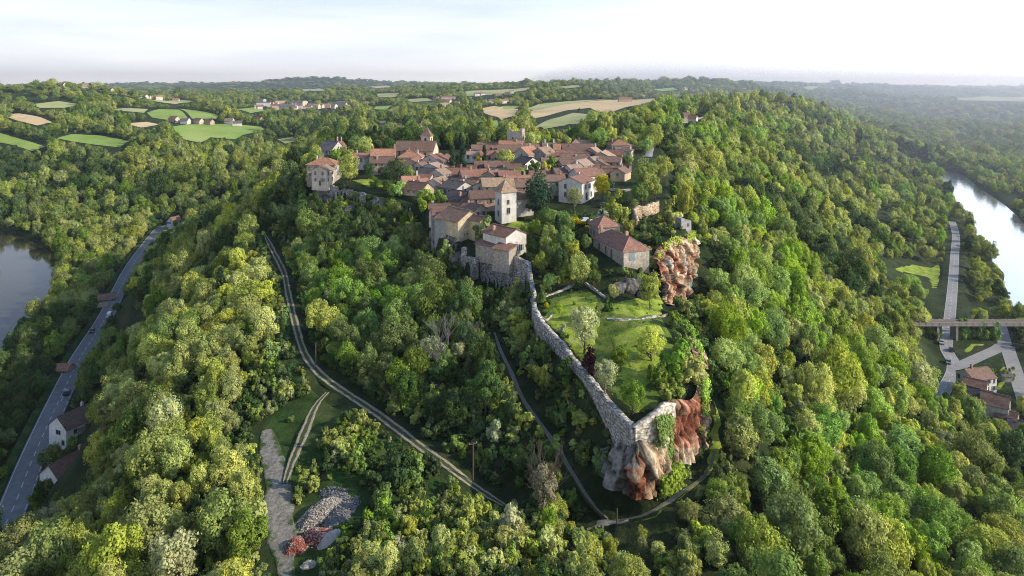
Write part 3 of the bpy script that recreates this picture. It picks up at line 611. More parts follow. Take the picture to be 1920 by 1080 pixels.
house(893,409,196,6.5,3,1.0,-48,'gable','yellow','brown','narrow brown lean-to against the bright yellow gable',wins=[],group=V)
house(831,398,206,6,4.5,1.2,10,'shed','grey','red','low dusky red roofed outbuilding at the cliff edge',wins=[],group=V,drop=3)
house(836,407,200,4.5,3.5,1.2,-30,'shed','grey','red','smallest red lean-to hugging the old tan stone house',wins=[],group=V,drop=3)
house(824,388,215,5.5,4,1.2,5,'gable','grey','brown','brown roofed shed just behind the cliff edge outbuilding',wins=[],group=V)
# --- tower house and rampart house
_t=house(948,358,214,4.3,4.4,3.5,26,'pyramid','white','tan','tall white tower house with a pointed tan pyramid roof',wins=[('S',-.3,6.2,.75,1.2),('S',-.2,3.5,1.0,1.7),('W',.2,6.0,.9,1.6),('W',.2,2.5,.9,1.6)],group=V)
house(978,368,221,5.6,4.2,2.0,26,'gable','pale','brown','brown roofed wing of the white tower house beside the dark conifer',wins=[('S',.6,3.0,.9,1.2)],group=V)
house(932,345,232,9,6,2.2,10,'gable','tan','tan','long tan roofed house right behind the white tower house',[(.3,0)],group=V)
house(978,346,238,11,6,2.3,8,'gable','tan','brown','long brown roofed row above the wing of the tower house',[(-.1,0),(.45,0,1.6)],group=V)
house(969,336,246,8,5,1.5,3,'gable','tan','orange','orange patch of roof above the long brown row',group=V)
house(946,435,185,8,6.4,1.6,-48,'gable','white','red','white house with two dark windows on the rampart',[(-.2,-.3,1.2)],wins=[('E',-.9,1.9,1.0,1.5,True),('E',1.5,1.9,1.0,1.5,True),('S',-1.5,1.9,.8,1.1),('S',1.0,1.9,.8,1.1)],group=V)
house(921,456,184,6.5,3.4,.9,-35,'shed','stone','red','dark red lean-to roof resting on the rampart top',wins=[],group=V)
house(946,464,178,4.5,3.2,.8,-35,'shed','stone','red','second lean-to roof below the white rampart house windows',wins=[],group=V)
# --- centre
house(888,288,311,5.5,5,1.2,-20,'gable','white','pink','narrow white house with bright side wall by the cypress',group=V)
house(916,274,337,9,6,2.0,0,'gable','tan','brown','dark plum roofed house between the conifers and the keep',group=V)
house(917,289,308,7,5,1.8,5,'gable','pink','red','reddish tiled house just behind the single cypress',group=V)
house(931,291,305,3.5,4,1.8,80,'gable','pink','red','bright red gablet beside the pale round tree',group=V)
house(959,271,324,10,5,2.0,0,'gable','tan','orange','bright orange roofed house at the foot of the keep',[(.2,-.1,.8)],group=V)
house(957,282,313,10,6,2.6,0,'gable','tan','brown','dark brown roofed house in front of the bright orange roof',[(.47,0,1.4)],group=V)
house(988,287,300,8.5,6.6,3.0,57,'gable','pale','orange','grey stone gabled house with an orange slope and tall window',wins=[('W',.4,4.3,.7,1.6),('W',-1.6,2.0,1.0,2.0,False,'door')],group=V)
house(988,304,286,6.5,7.5,2.4,-50,'gable','white','dark','dark slate roofed house with plain white gable facing the valley',wins=[],group=V)
house(1005,277,322,9,6,2.2,0,'gable','tan','brown','brown roofed house east of the bright orange one',[(.3,0)],group=V)
house(1019,286,302,8,6.5,2.6,58,'gable','grey','tan','pale tan tiled house with dusky gable above the low brown range',[(.3,0)],group=V)
house(1030,275,322,6,5,2.0,10,'gable','pale','brown','cluttered brown roof with pale chimneys near the far trees',[(-.3,0,1.6),(.3,0,1.6)],group=V)
house(1049,279,320,5,5,2.4,0,'gable','cream','orange','small bright orange roof west of the largest roof',group=V)
house(1038,301,291,8.8,5,1.4,3,'gable','pale','brown','low brown roofed range above a shady courtyard',group=V)
house(1042,292,300,6,4,1.3,5,'gable','tan','brown','shallow brown roof tucked behind the low range',group=V)
house(1083,284,312,12,9,3.6,0,'gable','pale','brown','house with the largest plain brown roof of the village',[(-.25,-.15,.8)],group=V)
house(1077,297,296,10.5,6.5,2.0,-3,'gable','pale','brown','long brown roofed house below the largest roof with pale front',[(.05,-.2,.8)],group=V)
house(1080,270,345,4,4,2.4,0,'pyramid','cream','tan','small pointed tan roof rising behind the largest roof',group=V)
house(1112,283,310,5,5,1.8,60,'gable','pink','pink','pinkish lit gable at the east end of the largest roof',[(.4,0,1.4)],group=V)
house(1090,308,269,7,5.5,2.0,58,'gable','white','pink','sunlit pink roofed house with bright white side wall',group=V)
house(1075,314,262,5,4,1.2,30,'gable','white','pink','low pale annex at the foot of the sunlit pink roofed house',group=V)
house(1131,294,301,9,9,2.6,72,'gable','tan','tan','broad tan gabled barn with long roof near the round bushes',group=V)
house(1126,308,286,8,7.5,2.2,70,'gable','pale','brown','tan front gabled barn with shadowed arch below the broad one',wins=[('W',-2.2,1.6,2.0,2.6,False,'garage')],group=V)  # the arch is a dark slab with its shade put into the colour
house(1145,301,288,8,6,1.8,-20,'gable','tan','brown','reddish brown roof stepping down east of the tan barns',group=V)
house(1163,309,290,7,5,1.6,4,'gable','tan','brown','plain brown roofed shed at the east edge of the village',group=V)
house(1134,323,271,9,5.5,1.6,0,'gable','stone','brown','low dim roofed range above the yellow-green tree',group=V)
house(1164,321,268,6.5,5,1.6,62,'gable','yellow','brown','yellow gabled house with round opening at the east edge',wins=[('W',0,2.6,.9,1.0)],group=V)
house(1161,271,340,8.8,8,2.4,8,'hip','grey','orange','orange hipped villa at the far east end of the village',group=V)
house(1173,282,333,5.5,5,1.6,-20,'hip','cream','brown','cream walled dark roofed annex in front of the orange villa',group=V)
house(1097,326,251,8,7,2.2,24,'gable','white','red','red roofed house with two skylights behind the big white house',wins=[('S',2.3,2.6,.9,1.3,True),('S',-.5,2.6,.9,1.3,True)],group=V)
_w=house(1081,338,239,9,7.6,1.8,60,'gable','white','red','big white house with arched door next to the yellow-green tree',wins=[('W',-1.7,5.2,.8,1.5),('W',1.2,4.2,.8,1.6),('W',-1.7,2.4,.8,1.5),('S',-2.4,5.0,1.1,1.5,True),('S',1.4,5.0,1.0,1.5,True),('S',-1.2,1.7,1.6,2.6,False,'garage'),('S',2.6,2.0,.9,1.6)],group=V)
house(1034,336,247,8,5,1.7,10,'gable','grey','brown','dark brown roofed house adjoining the big white house on the west',[(.35,0)],group=V)
house(932,310,286,8.8,5.5,2.0,5,'gable','tan','brown','long dull brown roof in front of the pale round tree',group=V)
house(966,314,282,8,5.5,1.8,-3,'gable','tan','brown','dull brown roof joined to the long one east of the dormer cottage',group=V)
house(937,322,269,4.6,4.5,1.6,10,'gable','white','dark','small pale cottage with a dark roof and one square window',wins=[('S',-.2,1.7,1.0,1.1)],group=V)
house(1094,268,372,6,5,1.8,10,'gable','cream','tan','half hidden tan roof among the trees behind the village',group=V)
# --- small houses that fill the gaps
for a in [(706,304,298,5,4,1.5,20,'gable','pale','brown','low brown outbuilding between the orange cottage and the mansion'),(747,308,295,6,5,1.8,15,'gable','tan','red','red roofed house half hidden by the broad dark tree'),(760,318,283,6,5,1.6,-10,'gable','pale','brown','small brown roof under the lime-green crown'),(797,333,264,5,5,1.5,-15,'gable','pale','red','red roofed shed between the orange cottage and the white barn gable'),(838,352,255,5,4.5,1.4,-30,'gable','tan','brown','brown roofed shed between white barn gable and grey roofed house'),(839,311,290,6,5,1.5,30,'gable','pale','brown','brown roof in front of the short cypress'),
 (876,316,285,7,5,1.6,-8,'gable','tan','red','red roof behind the large red roofed house'),(905,308,290,6,4.5,1.5,10,'gable','pale','brown','brown roof left of the single cypress'),(881,343,258,6,5,1.5,-25,'gable','grey','brown','dusky brown roof in the gap behind the dormer cottage'),(886,390,219,6,5,1.5,-40,'gable','tan','brown','brown roof between the pink gable and the yellow gable'),(924,326,264,6,5,1.5,60,'gable','tan','brown','tan gable left of the square window cottage'),(955,326,262,7,5,1.5,5,'gable','tan','red','red roof under the light green hedge row'),(1003,340,246,7,5,1.6,0,'gable','tan','brown','brown roof just left of the great dark conifer'),(1012,327,262,7,5,1.6,12,'gable','pale','red','red roofed house above the great dark conifer'),
 (1000,290,305,6,5,1.8,30,'gable','pale','brown','brown roof between grey gable and pale tan tiled house'),(1060,288,305,7,5,1.6,0,'gable','tan','red','red roof in front of the small bright orange one'),(1063,306,282,6,5,1.5,20,'gable','pale','brown','brown roof by the shady courtyard'),(1057,322,262,7,5,1.6,15,'gable','grey','brown','brown roof behind the west gable of the big white house'),(1108,313,272,6,5,1.5,-10,'gable','tan','brown','brown roof between sunlit pink house and tan barns'),(1117,300,290,6,5,1.6,40,'gable','pale','pink','pinkish roof between the largest roof and the broad barn'),(1150,288,308,7,5,1.8,-10,'gable','tan','red','red roof behind the broad tan barn'),(1146,317,278,7,5,1.5,0,'gable','tan','brown','brown roof below the stepping reddish one'),(1113,325,263,6,5,1.6,30,'gable','white','brown','white walled house right of the two skylights'),(975,296,300,6,5,1.8,0,'gable','tan','brown','brown roof at the foot of the grey stone gable'),(941,281,316,7,5,1.8,-5,'gable','tan','red','red roof left of the dark brown one under the keep'),(900,278,325,7,5,1.8,8,'gable','pale','brown','brown roof behind the narrow white house')]:
    house(*a,group=V)
# --- the house on the spur
_p,_=house(1163,456,174,16,7,2.6,-70,'hip','stone','red','long stone house with hipped red roof on the garden spur',[(-.43,-.25,2.0),(.2,.0,1.1)],wins=[('E',-1.2,3.7,1.5,1.9,False,'shutter'),('S',-4.5,3.6,1.0,1.9),('S',-1.0,3.6,.9,1.8),('S',2.0,3.2,1.0,2.4)],group=SP,drop=4,H=5.2)
house(1133,421,186,6.2,6.2,2.4,18,'pyramid','stone','red','square stone block with pyramid roof joined to the long spur house',wins=[('W',.3,4.2,.8,1.4),('W',-1.6,4.2,.8,1.4)],group=SP,drop=4,H=6.0)
# --- church
X,Y,Z=P(781,280,312); gz=hs(X,Y); ch=empty('church',(X,Y,gz),R(-10)); tag(ch,'pale stone church with long brown roof and square belfry','church')
Hc=max(5.0,Z-gz); mb=MB(); wall_mesh(mb,'gable',18,8.5,Hc,4.0,-2); 
for u in (-8.6,-3,3,8.6): mb.box((u,-4.5,Hc*.4-.5),(.8,.6,Hc*.8+1))
mb.build('wall',WM['cream'],ch); rb=MB(); roof_mesh(rb,'gable',18,8.5,Hc,3.9,seed=4); rb.build('roof',RM['brown'],ch)
for u,zz in ((-6.6,Hc-1.6),(5.4,Hc-2.0),(-1.2,Hc-1.8)): window(ch,'S',18,8.5,u,zz,.8,1.9)
window(ch,'E',18,8.5,0,Hc*.6,1.0,1.8)
Xb,Yb,Zb=P(800.5,255,319); bh=Zb-gz; bx=Vector((Xb-X,Yb-Y,0)); bx.rotate(Matrix.Rotation(R(10),3,'Z'))
mb=MB(); mb.box((bx.x,bx.y,bh/2),(4.4,4.4,bh+.02)); mb.box((bx.x,bx.y,bh-.05),(4.8,4.8,.25)); bt=mb.build('belfry',WM['cream'],ch)
rb=MB(); z=bh+.08; vs=[(bx.x+a*2.7,bx.y+b*2.7,z) for a,b in((-1,-1),(1,-1),(1,1),(-1,1))]+[(bx.x+a*1.6,bx.y+b*1.6,z+1.4) for a,b in((-1,-1),(1,-1),(1,1),(-1,1))]+[(bx.x,bx.y,z+4.4)]
rb.add(vs,[(3,2,1,0),(0,1,5,4),(1,2,6,5),(2,3,7,6),(3,0,4,7),(4,5,8),(5,6,8),(6,7,8),(7,4,8)]); rb.build('spire',RM['brown'],bt)
for dx,dy,rz in ((0,-2.21,0),(2.21,0,math.pi/2)): inst('bell_opening',UM['garage'],bt,(bx.x+dx,bx.y+dy,bh-1.9),(1.0,.12,2.1),rz)
# --- keep
X,Y,Z=P(968,242,336); gz=hs(X,Y); kp=empty('stone_keep',(X,Y,gz),R(-13)); tag(kp,'square grey stone keep with broken top and tall lit corner','tower')
Hk=Z-gz; mb=MB(); s_=7.3; t_=1.2
for c,sz in (((0,-s_/2+t_/2,(Hk-1.3)/2),(s_-2*t_,t_,Hk-1.3)),((0,s_/2-t_/2,(Hk-2)/2),(s_-2*t_,t_,Hk-2)),((-s_/2+t_/2,0,(Hk-.9)/2),(t_,s_,Hk-.9)),((s_/2-t_/2,0,(Hk-.1)/2),(t_,s_,Hk-.1))): mb.box(c,sz)
mb.box((0,0,Hk*.42),(s_-2*t_,s_-2*t_,Hk*.84))
g=random.Random(5)
for k in range(16): mb.box((-s_/2+.5+k*.42,-s_/2+t_/2,Hk-1.3+.1),(.40,t_*.98,g.uniform(.25,.75)))
mb.box((-s_/2+1.1,-s_/2+.62,Hk-.55),(2.2,1.22,1.2)); mb.box((s_/2-.6,-s_/2+.6,Hk*.5+.3),(1.22,1.24,Hk+.5))
for k in range(7): mb.box((s_/2-.6,-s_/2+1.6+k*.9,Hk),(1.1,.6,g.uniform(.3,.7)))
mb.build('wall',WM['stone'],kp); inst('window',UM['window'],kp,(-.9,-s_/2,Hk-4.2),(.6,.12,.9),0); inst('window',UM['window'],kp,(1.6,-s_/2,Hk-6.4),(.5,.12,.8),0)
# --- valley houses on the west road
Wd='roadside houses of the western valley'
house(137,787,213,9.5,8,3.0,66,'gable','bright','brown','white roadside house with brown roof and two dark front windows',[(.35,.1,1.6)],wins=[('W',.4,3.6,1.9,1.2),('W',2.6,.9,1.2,1.4),('S',-2,3.4,.9,1.2),('S',1.5,3.4,.9,1.2)],H=5.2,group=Wd)
house(160,806,212,4,4.5,1.2,66,'gable','tan','brown','small brown garden shed attached behind the white roadside house',H=2.6,group=Wd)
house(124,876,191,9.5,7.5,3.0,68,'gable','bright','red','pale house with a large dark red roof and skylights nearest the road bend',[(.42,0,1.4)],wins=[('W',-1.2,2.6,1.8,1.2)],H=4.6,group=Wd)
house(98,908,186,3.5,3.5,.8,68,'shed','pale','grey','little flat roofed garage below the dark red roofed house',H=2.6,group=Wd)
house(327,413,530,8,7,3.0,70,'gable','bright','red','small white house where the western road disappears over the rise',H=4.5,group=Wd)
house(317,437,500,7,6,2.0,60,'gable','pink','red','low red roofed shed by the road below the small white house',H=2.8,group=Wd)
house(200,558,356,8,6,2.2,30,'gable','tan','brown','brown roofed barn on the river side of the western road',H=3,group=Wd)
house(190,572,345,5,4,1.4,30,'gable','tan','tan','tiny tan roofed hut by the verge below the brown barn',H=2.4,group=Wd)
house(112,689,268,9,5,1.6,0,'gable','tan','orange','orange roofed shed half hidden by a big yellow-green roadside tree',H=2.6,group=Wd)
house(238,600,330,16,10,.5,-62,'shed','grey','grey','long grey flat roofed workshop beside the western road',H=4,group=Wd)
house(190,418,560,7,6,2.0,20,'gable','white','orange','lone orange roofed cottage in the wood across the brown river',H=4,group=Wd)
# --- valley houses on the east road
Ed='houses of the eastern valley road'
house(1830,701,259,10,8,2.4,12,'gable','bright','brown','brown roofed cream house at the fork of the eastern valley road',[(-.2,0,1.4)],H=6,group=Ed)
house(1829,722,252,7,6.5,2.4,-40,'gable','bright','red','bright red roofed house tucked behind the brown roofed fork house',H=5,group=Ed)
house(1837,740,246,8,6,2.2,-42,'gable','stone','dark','very dark roofed house between the red roof and the grey gable',H=4.5,group=Ed)
house(1866,752,240,8,7.5,2.8,-40,'gable','white','brown','tall grey gabled house with two stacked windows by the eastern road',wins=[('E',.6,4.6,.8,1.3),('E',.3,2.0,.8,1.3)],H=6.5,group=Ed)
house(1888,778,236,6,5,1.8,-45,'gable','tan','brown','small brown roofed annex below the tall grey gabled house',H=3.5,group=Ed)
house(1913,800,232,7,6,2.2,-30,'gable','stone','dark','dark roofed house at the edge of the picture below the eastern gardens',H=4,group=Ed)
house(1884,701,268,4,3,1.0,0,'gable','grey','grey','small grey garden shed on the lawn beside the eastern lane',H=2.2,group=Ed)
house(1665,550,385,6,5,2.6,55,'gable','white','dark','tiny white house with steep roof on the edge of the right slope',H=4,group=Ed)
house(1650,411,560,9,7,2.4,10,'gable','pink','red','reddish house in a small clearing on the upper valley slope',H=4,group=Ed)
house(1663,485,470,8,7,2.2,-20,'gable','tan','red','red roofed house beside the dark copper tree in the eastern valley',H=4,group=Ed)
house(1705,328,840,9,7,2.2,10,'gable','white','grey','pale house on the river road in the far eastern haze',H=4,group=Ed)
# ------------------------------------------------------------------ farms and towns far away
Fd='farms and villas scattered over the far hills'
FARS=[(1172,245,520,10,8,'white','grey','white villa with grey roof among trees behind the village'),(1182,248,515,7,6,'white','brown','low white annex of the villa behind the village'),(1158,240,540,7,6,'pale','brown','brown roofed cottage beside the white villa behind the village'),
 (1299,212,640,9,8,'white','red','white house with red roof at the end of the stubble field'),(1287,205,660,7,6,'pale','brown','brown roofed barn behind the white house by the stubble field'),
 (1472,176,905,9,8,'white','grey','white villa on the crest of the wooded hill'),(1422,174,880,9,7,'tan','red','tan house on the crest of the wooded hill'),(888,257,500,8,7,'white','dark','white house behind the keep among dark trees'),
 (326,227,1040,22,9,'cream','orange','long orange roofed farm barn at the west end of the meadow hamlet'),(348,229,1035,13,12,'white','grey','white farmhouse with steep grey roof in the meadow hamlet'),(372,229,1045,18,9,'cream','red','cream farmhouse with red roof in the middle of the meadow hamlet'),(392,228,1045,18,9,'tan','red','tan barn with red roof east of the cream farmhouse'),
 (430,226,1080,16,10,'white','tan','white farmhouse at the east end of the meadow hamlet'),(445,232,1060,16,8,'white','grey','low white shed below the meadow hamlet'),(485,219,1150,16,9,'pink','red','pinkish farmhouse beyond the meadow hamlet'),
 (750,218,830,12,9,'tan','red','red roofed house on the wooded hill behind the church'),(718,219,860,10,8,'white','grey','white house on the wooded hill behind the church'),(790,220,840,13,8,'tan','orange','tan farm building on the wooded hill behind the church'),
 (1172,181,1500,34,14,'pink','red','long dark red barn above the stubble field'),(818,197,1500,46,20,'white','grey','big white factory hall with grey roof below the far town'),(835,200,1470,30,16,'white','pink','smaller white hall in front of the factory'),(818,172,1900,18,12,'pink','red','pink house in the trees above the factory'),
 (160,173,1420,14,10,'white','tan','white villa just below the west hilltop'),(184,175,1430,13,10,'white','red','white house with red roof right of the hilltop villa'),(208,177,1450,11,9,'cream','red','cream cottage furthest right of the hilltop villas'),(42,173,1500,11,9,'white','grey','white house on the ridge at the west edge'),(118,170,1380,10,8,'white','red','small house hidden in the trees of the west hilltop'),
 (1665,183,4000,40,20,'white','pink','white farm on the hazy eastern plateau'),(1730,182,4000,40,20,'white','grey','pale shed on the hazy eastern plateau'),(635,272,560,10,7,'grey','grey','grey roof in the ravine west of the manor'),(573,272,640,12,8,'grey','grey','long pale roof deep in the ravine')]
for px,py,d,l,w,wl,rf,lab in FARS:
    X,Y,_=P(px,py,d); gz=hs(X,Y); k=1+d/2600; k=min(k,1.5)
    hh=4.8 if d<1300 else 6.5; py=HY+F*(CAMZ-gz-hh)/d
    house(px,py,d,l*.85,w*.85,2.6*k,random.uniform(-35,35),'gable',wl,rf,lab,H=hh,wins=[],cat='house',group=Fd,drop=6)
g=random.Random(11)
def town(n,px0,px1,py0,py1,d0,d1,lab,grp,tall=.1):
    for k in range(n):
        px=g.uniform(px0,px1); d=g.uniform(d0,d1); X=(px-960)/F*d; gz=hs(X,d); big=g.random()<tall
        l=g.uniform(22,50) if big else g.uniform(9,16); w=l*.5 if big else g.uniform(8,11); hh=g.uniform(8,14) if big else g.uniform(5,8)
        py=HY+F*(CAMZ-gz-hh)/d
        house(px,py,d,l,w,2.2 if big else 3.2,g.uniform(-40,40),'gable',g.choice(['white','white','pale','cream','white','pink']),'grey' if big else g.choice(['red','orange','brown','pink','tan']),lab,wins=[],H=hh,group=grp,drop=8,name='town_house')
town(46,470,650,0,0,1500,1980,'pale house among the many of the far town on the plateau','houses of the far town',.22)
town(16,820,960,0,0,1500,2000,'small house among trees in the suburb beyond the church','houses of the suburb beyond the church',.05)
town(8,200,330,0,0,1450,1800,'scattered house on the ridge between the west hilltop and the town','houses on the west ridge',.0)
town(12,1560,1800,0,0,3900,5200,'tiny pale house on the hazy eastern plateau','houses on the eastern plateau',.1)
town(10,1260,1420,0,0,1700,2500,'tiny pale house on the long ridge behind the wooded hill','houses on the long ridge',.0)
# ------------------------------------------------------------------ vegetation
def crown_mesh(name,mat,seed,shape='round',rx=3.4,hh=7.0,z0=2.4,nblob=38,leaves=210,leaf=.33,sparse=0.0):
    g=np.random.default_rng(seed); C=[];Rd=[]
    for k in range(nblob):
        for _ in range(50):
            if shape=='cone':
                t=g.random()**.8; rr=rx*(1-t)*.9+.15; a=g.random()*6.283; q=np.sqrt(g.random())*.8
                c=(rr*q*math.cos(a),rr*q*math.sin(a),z0+t*hh); rb=.25*rx+.25*rr; ok=True
            elif shape=='column':
                t=g.random(); rr=rx*(math.sin(math.pi*min(1,t*.86+.14))**.5); a=g.random()*6.283
                c=(rr*.55*math.cos(a),rr*.55*math.sin(a),z0+t*hh); rb=rx*.55; ok=True
            else:
                v=g.normal(size=3); v/=np.linalg.norm(v); q=g.random()**.33
                t=v[2]*q
                w=1.0
                if shape=='tall': w=1.0-.35*max(0,t)
                if shape=='spread': w=1.1 if t<.3 else .8
                c=(v[0]*q*rx*.78*w,v[1]*q*rx*.78*w,z0+hh*.5+t*hh*.42); rb=rx*(.17+.20*g.random()**1.5); ok=q>.40
            if ok: break
        C.append(c); Rd.append(rb)
    C=np.array(C); Rd=np.array(Rd)
    if shape in('round','spread','lobed','tall'):
        C[:,0]+=g.normal()*.25; C[:,2]+=g.normal(size=len(C))*.25
    if shape in('round','spread','tall'):
        # a few leaders that rise above the rest, and an uneven side
        k=g.integers(0,nblob,nblob//5); C[k,2]+=g.uniform(.2,.9,len(k)); C[:,0]*=g.uniform(.85,1.15); aa=g.random()*6.28; C[:,2]-=.22*np.maximum(0,C[:,0]*math.cos(aa)+C[:,1]*math.sin(aa))
    n=leaves*nblob; b=np.repeat(np.arange(nblob),leaves)
    v=g.normal(size=(n,3)); v[:,2]=v[:,2]*.9+.22; v/=np.linalg.norm(v,axis=1)[:,None]
    lump=1+.22*np.sin(v[:,0]*5+b)*np.cos(v[:,1]*5+b*2)
    zs=1.12 if shape in('round','spread','tall') else 1.0
    pos=C[b]+v*np.array([1,1,zs])*(Rd[b]*lump*(.70+.45*g.random(n)))[:,None]
    if sparse: keep=g.random(n)>sparse; pos=pos[keep]; v=v[keep]; b=b[keep]; n=len(pos)
    cen=C.mean(0); out=pos-cen; out/=np.linalg.norm(out,axis=1)[:,None]+1e-6
    # drop the leaves buried inside other clumps
    inside=np.zeros(n,bool)
    for k in range(nblob): inside|=(((pos-C[k])**2).sum(1)<(Rd[k]*.6)**2)&(b!=k)
    pos=pos[~inside]; v=v[~inside]; out=out[~inside]; n=len(pos)
    nr=v*.75+out*.35+g.normal(size=(n,3))*.42; nr/=np.linalg.norm(nr,axis=1)[:,None]
    a=np.cross(nr,g.normal(size=(n,3))); a/=np.linalg.norm(a,axis=1)[:,None]; c=np.cross(nr,a)
    s=(leaf*(.6+.8*g.random(n)))[:,None]; w=(.55+.3*g.random(n))[:,None]
    V=np.stack([pos-a*s*.5,pos+c*s*w*.5+nr*s*.1,pos+a*s*.5,pos-c*s*w*.5+nr*s*.1],1).reshape(-1,3)
    Fq=np.arange(n*4).reshape(n,4)
    me=bpy.data.meshes.new(name); me.vertices.add(n*4); me.vertices.foreach_set('co',V.astype(np.float32).ravel())
    me.loops.add(n*4); me.loops.foreach_set('vertex_index',Fq.astype(np.int32).ravel()); me.polygons.add(n); me.polygons.foreach_set('loop_start',(np.arange(n)*4).astype(np.int32))
    me.update(calc_edges=True); me.materials.append(LM[mat]); return me
def trunk_mesh(seed,hh=6.0,r=.22,limbs=5,spread=1.6,mat='bark',fine=0):
    g=random.Random(seed); mb=MB(); p=Vector((0,0,-1.0)); 
    segs=4; top=None; pts=[p]
    for k in range(segs):
        q=p+Vector((g.uniform(-.15,.15),g.uniform(-.15,.15),(hh+1)/segs)); mb.tube(p,q,r*(1-.2*k),r*(1-.2*(k+1)),7); p=q; pts.append(q)
    def branch(a,d,l,rr,depth):
        e=a+d*l; mb.tube(a,e,rr,rr*.45,5)
        if depth>0:
            for _ in range(3 if fine else 2):
                nd=(d+Vector((g.uniform(-.6,.6),g.uniform(-.6,.6),g.uniform(-.1,.6)))).normalized(); branch(a.lerp(e,g.uniform(.45,1)),nd,l*.65,rr*.5,depth-1)
    for k in range(limbs):
        a=pts[1+k%(segs)]if not fine else pts[1].lerp(pts[-1],g.random()); t=g.random()*6.283
        branch(a,Vector((math.cos(t),math.sin(t),g.uniform(1.1,2.4) if fine else g.uniform(.5,1.3))).normalized(),spread*g.uniform(.8,1.3),r*.45,fine if fine else 1)
    me=bpy.data.meshes.new('trunk'); me.from_pydata(mb.v,[],mb.f); me.materials.append(M[mat]); return me
TRUNKS=[trunk_mesh(k,5.5,.20+.03*k,6,1.7) for k in range(3)]
# (species, shape) -> crown
PROTO=[]
def proto(sp,shape,**k):
    PROTO.append(dict(sp=sp,shape=shape,me=crown_mesh('crown',sp,len(PROTO)+11,shape,**k))); return len(PROTO)-1
for sp in ('dark','mid','yellow','olive','lime'):
    proto(sp,'round',rx=3.5,hh=6.5); proto(sp,'tall',rx=3.1,hh=7.4,nblob=44); proto(sp,'spread',rx=4.0,hh=6.0,nblob=44)
proto('pale','round',rx=3.1,hh=6.5,sparse=.25); proto('fresh','round',rx=3.6,hh=6.6); proto('conifer','cone',rx=2.6,hh=10,z0=1.2,nblob=40,leaves=100); proto('dry','tall',rx=2.6,hh=7,sparse=.35)
NP=len(PROTO)
BYSP={}
for i,p in enumerate(PROTO): BYSP.setdefault(p['sp'],[]).append(i)
# where trees may stand
VILLA=np.array(list(SPUR[:28])+[P(*p)[:2] for p in [(1240,285,345),(1150,285,364),(960,285,354),(770,285,348),(640,285,362),(598,285,345)]]+list(SPUR[34:]))
NOTREE=[VILLA]+FIELDS+[RIVER_L,RIVER_R,np.array(CLEAR)]
def place_ok(x,y,houses):
    ok=np.ones(len(x),bool); r=np.hypot(x,y)
    for poly in NOTREE:
        p=np.asarray(poly); mg=np.hypot(*p.mean(0))*.004+1.0
        m=(x>p[:,0].min()-12)&(x<p[:,0].max()+12)&(y>p[:,1].min()-12)&(y<p[:,1].max()+12)
        if m.any():
            s=sdist(x[m],y[m],p); ok[m]&=s<-mg*(1.0 if poly is not VILLA else 2.2)
    for line,hw in ROADS:
        L=np.asarray(line); m=(x>L[:,0].min()-12)&(x<L[:,0].max()+12)&(y>L[:,1].min()-12)&(y<L[:,1].max()+12)
        if m.any(): ok[m]&=pdist(x[m],y[m],L[:,:2])[0]>hw+2.6
    m=(x>-60)&(x<75)&(y<215)&(y>80)
    if m.any(): ok[m]&=sdist(x[m],y[m],SPUR)<-np.where(y[m]<158,np.where(x[m]>22,6.0,8.0),np.where((y[m]<200)&(x[m]>20),10.0,5.5))
    for hx,hy,hr in houses: ok&=(x-hx)**2+(y-hy)**2>(hr+1.5)**2
    return ok
def scatter():
    X=[];Y=[];Sc=[]
    bands=[(62,300,4.3,.66,1.0),(300,650,5.2,.80,1.0),(650,1300,8.0,1.1,1.0),(1300,2600,15.0,1.7,.9),(2600,5200,34.0,3.2,.8),(5200,10000,90,7,.7)]
    for r0,r1,cell,sc,dens in bands:
        xm=r1*.86; gx,gy=np.meshgrid(np.arange(-xm,xm,cell),np.arange(0,r1,cell)); gx=gx.ravel(); gy=gy.ravel()
        gx=gx+rng.uniform(-.45,.45,len(gx))*cell; gy=gy+rng.uniform(-.45,.45,len(gy))*cell
        r=np.hypot(gx,gy); a=np.degrees(np.arctan2(gx,gy)); k=(r>=r0)&(r<r1)&(a>-46)&(a<50)&(rng.random(len(gx))<dens)
        X.append(gx[k]);Y.append(gy[k]);Sc.append(np.full(k.sum(),sc))
    return np.concatenate(X),np.concatenate(Y),np.concatenate(Sc)
def protect(x,y,z,s,hx,pts,frac=.85,low=.0):
    """keep trees from growing tall in front of what can be seen from the air"""
    r=s*3.6; bad=np.zeros(len(x),bool); px=960+F*x/y; pr=r/y*F*frac; pt=HY+F*(CAMZ-(z+9.2*s*hx))/y; pb=HY+F*(CAMZ-z)/y
    for X,Y,Z in pts:
        qx=960+F*X/Y; qy=HY+F*(CAMZ-Z)/Y
        bad|=(np.abs(px-qx)<pr)&(pt<qy)&(pb>qy-2)&(y<Y-.5)&(y>Y*.45)
    return bad
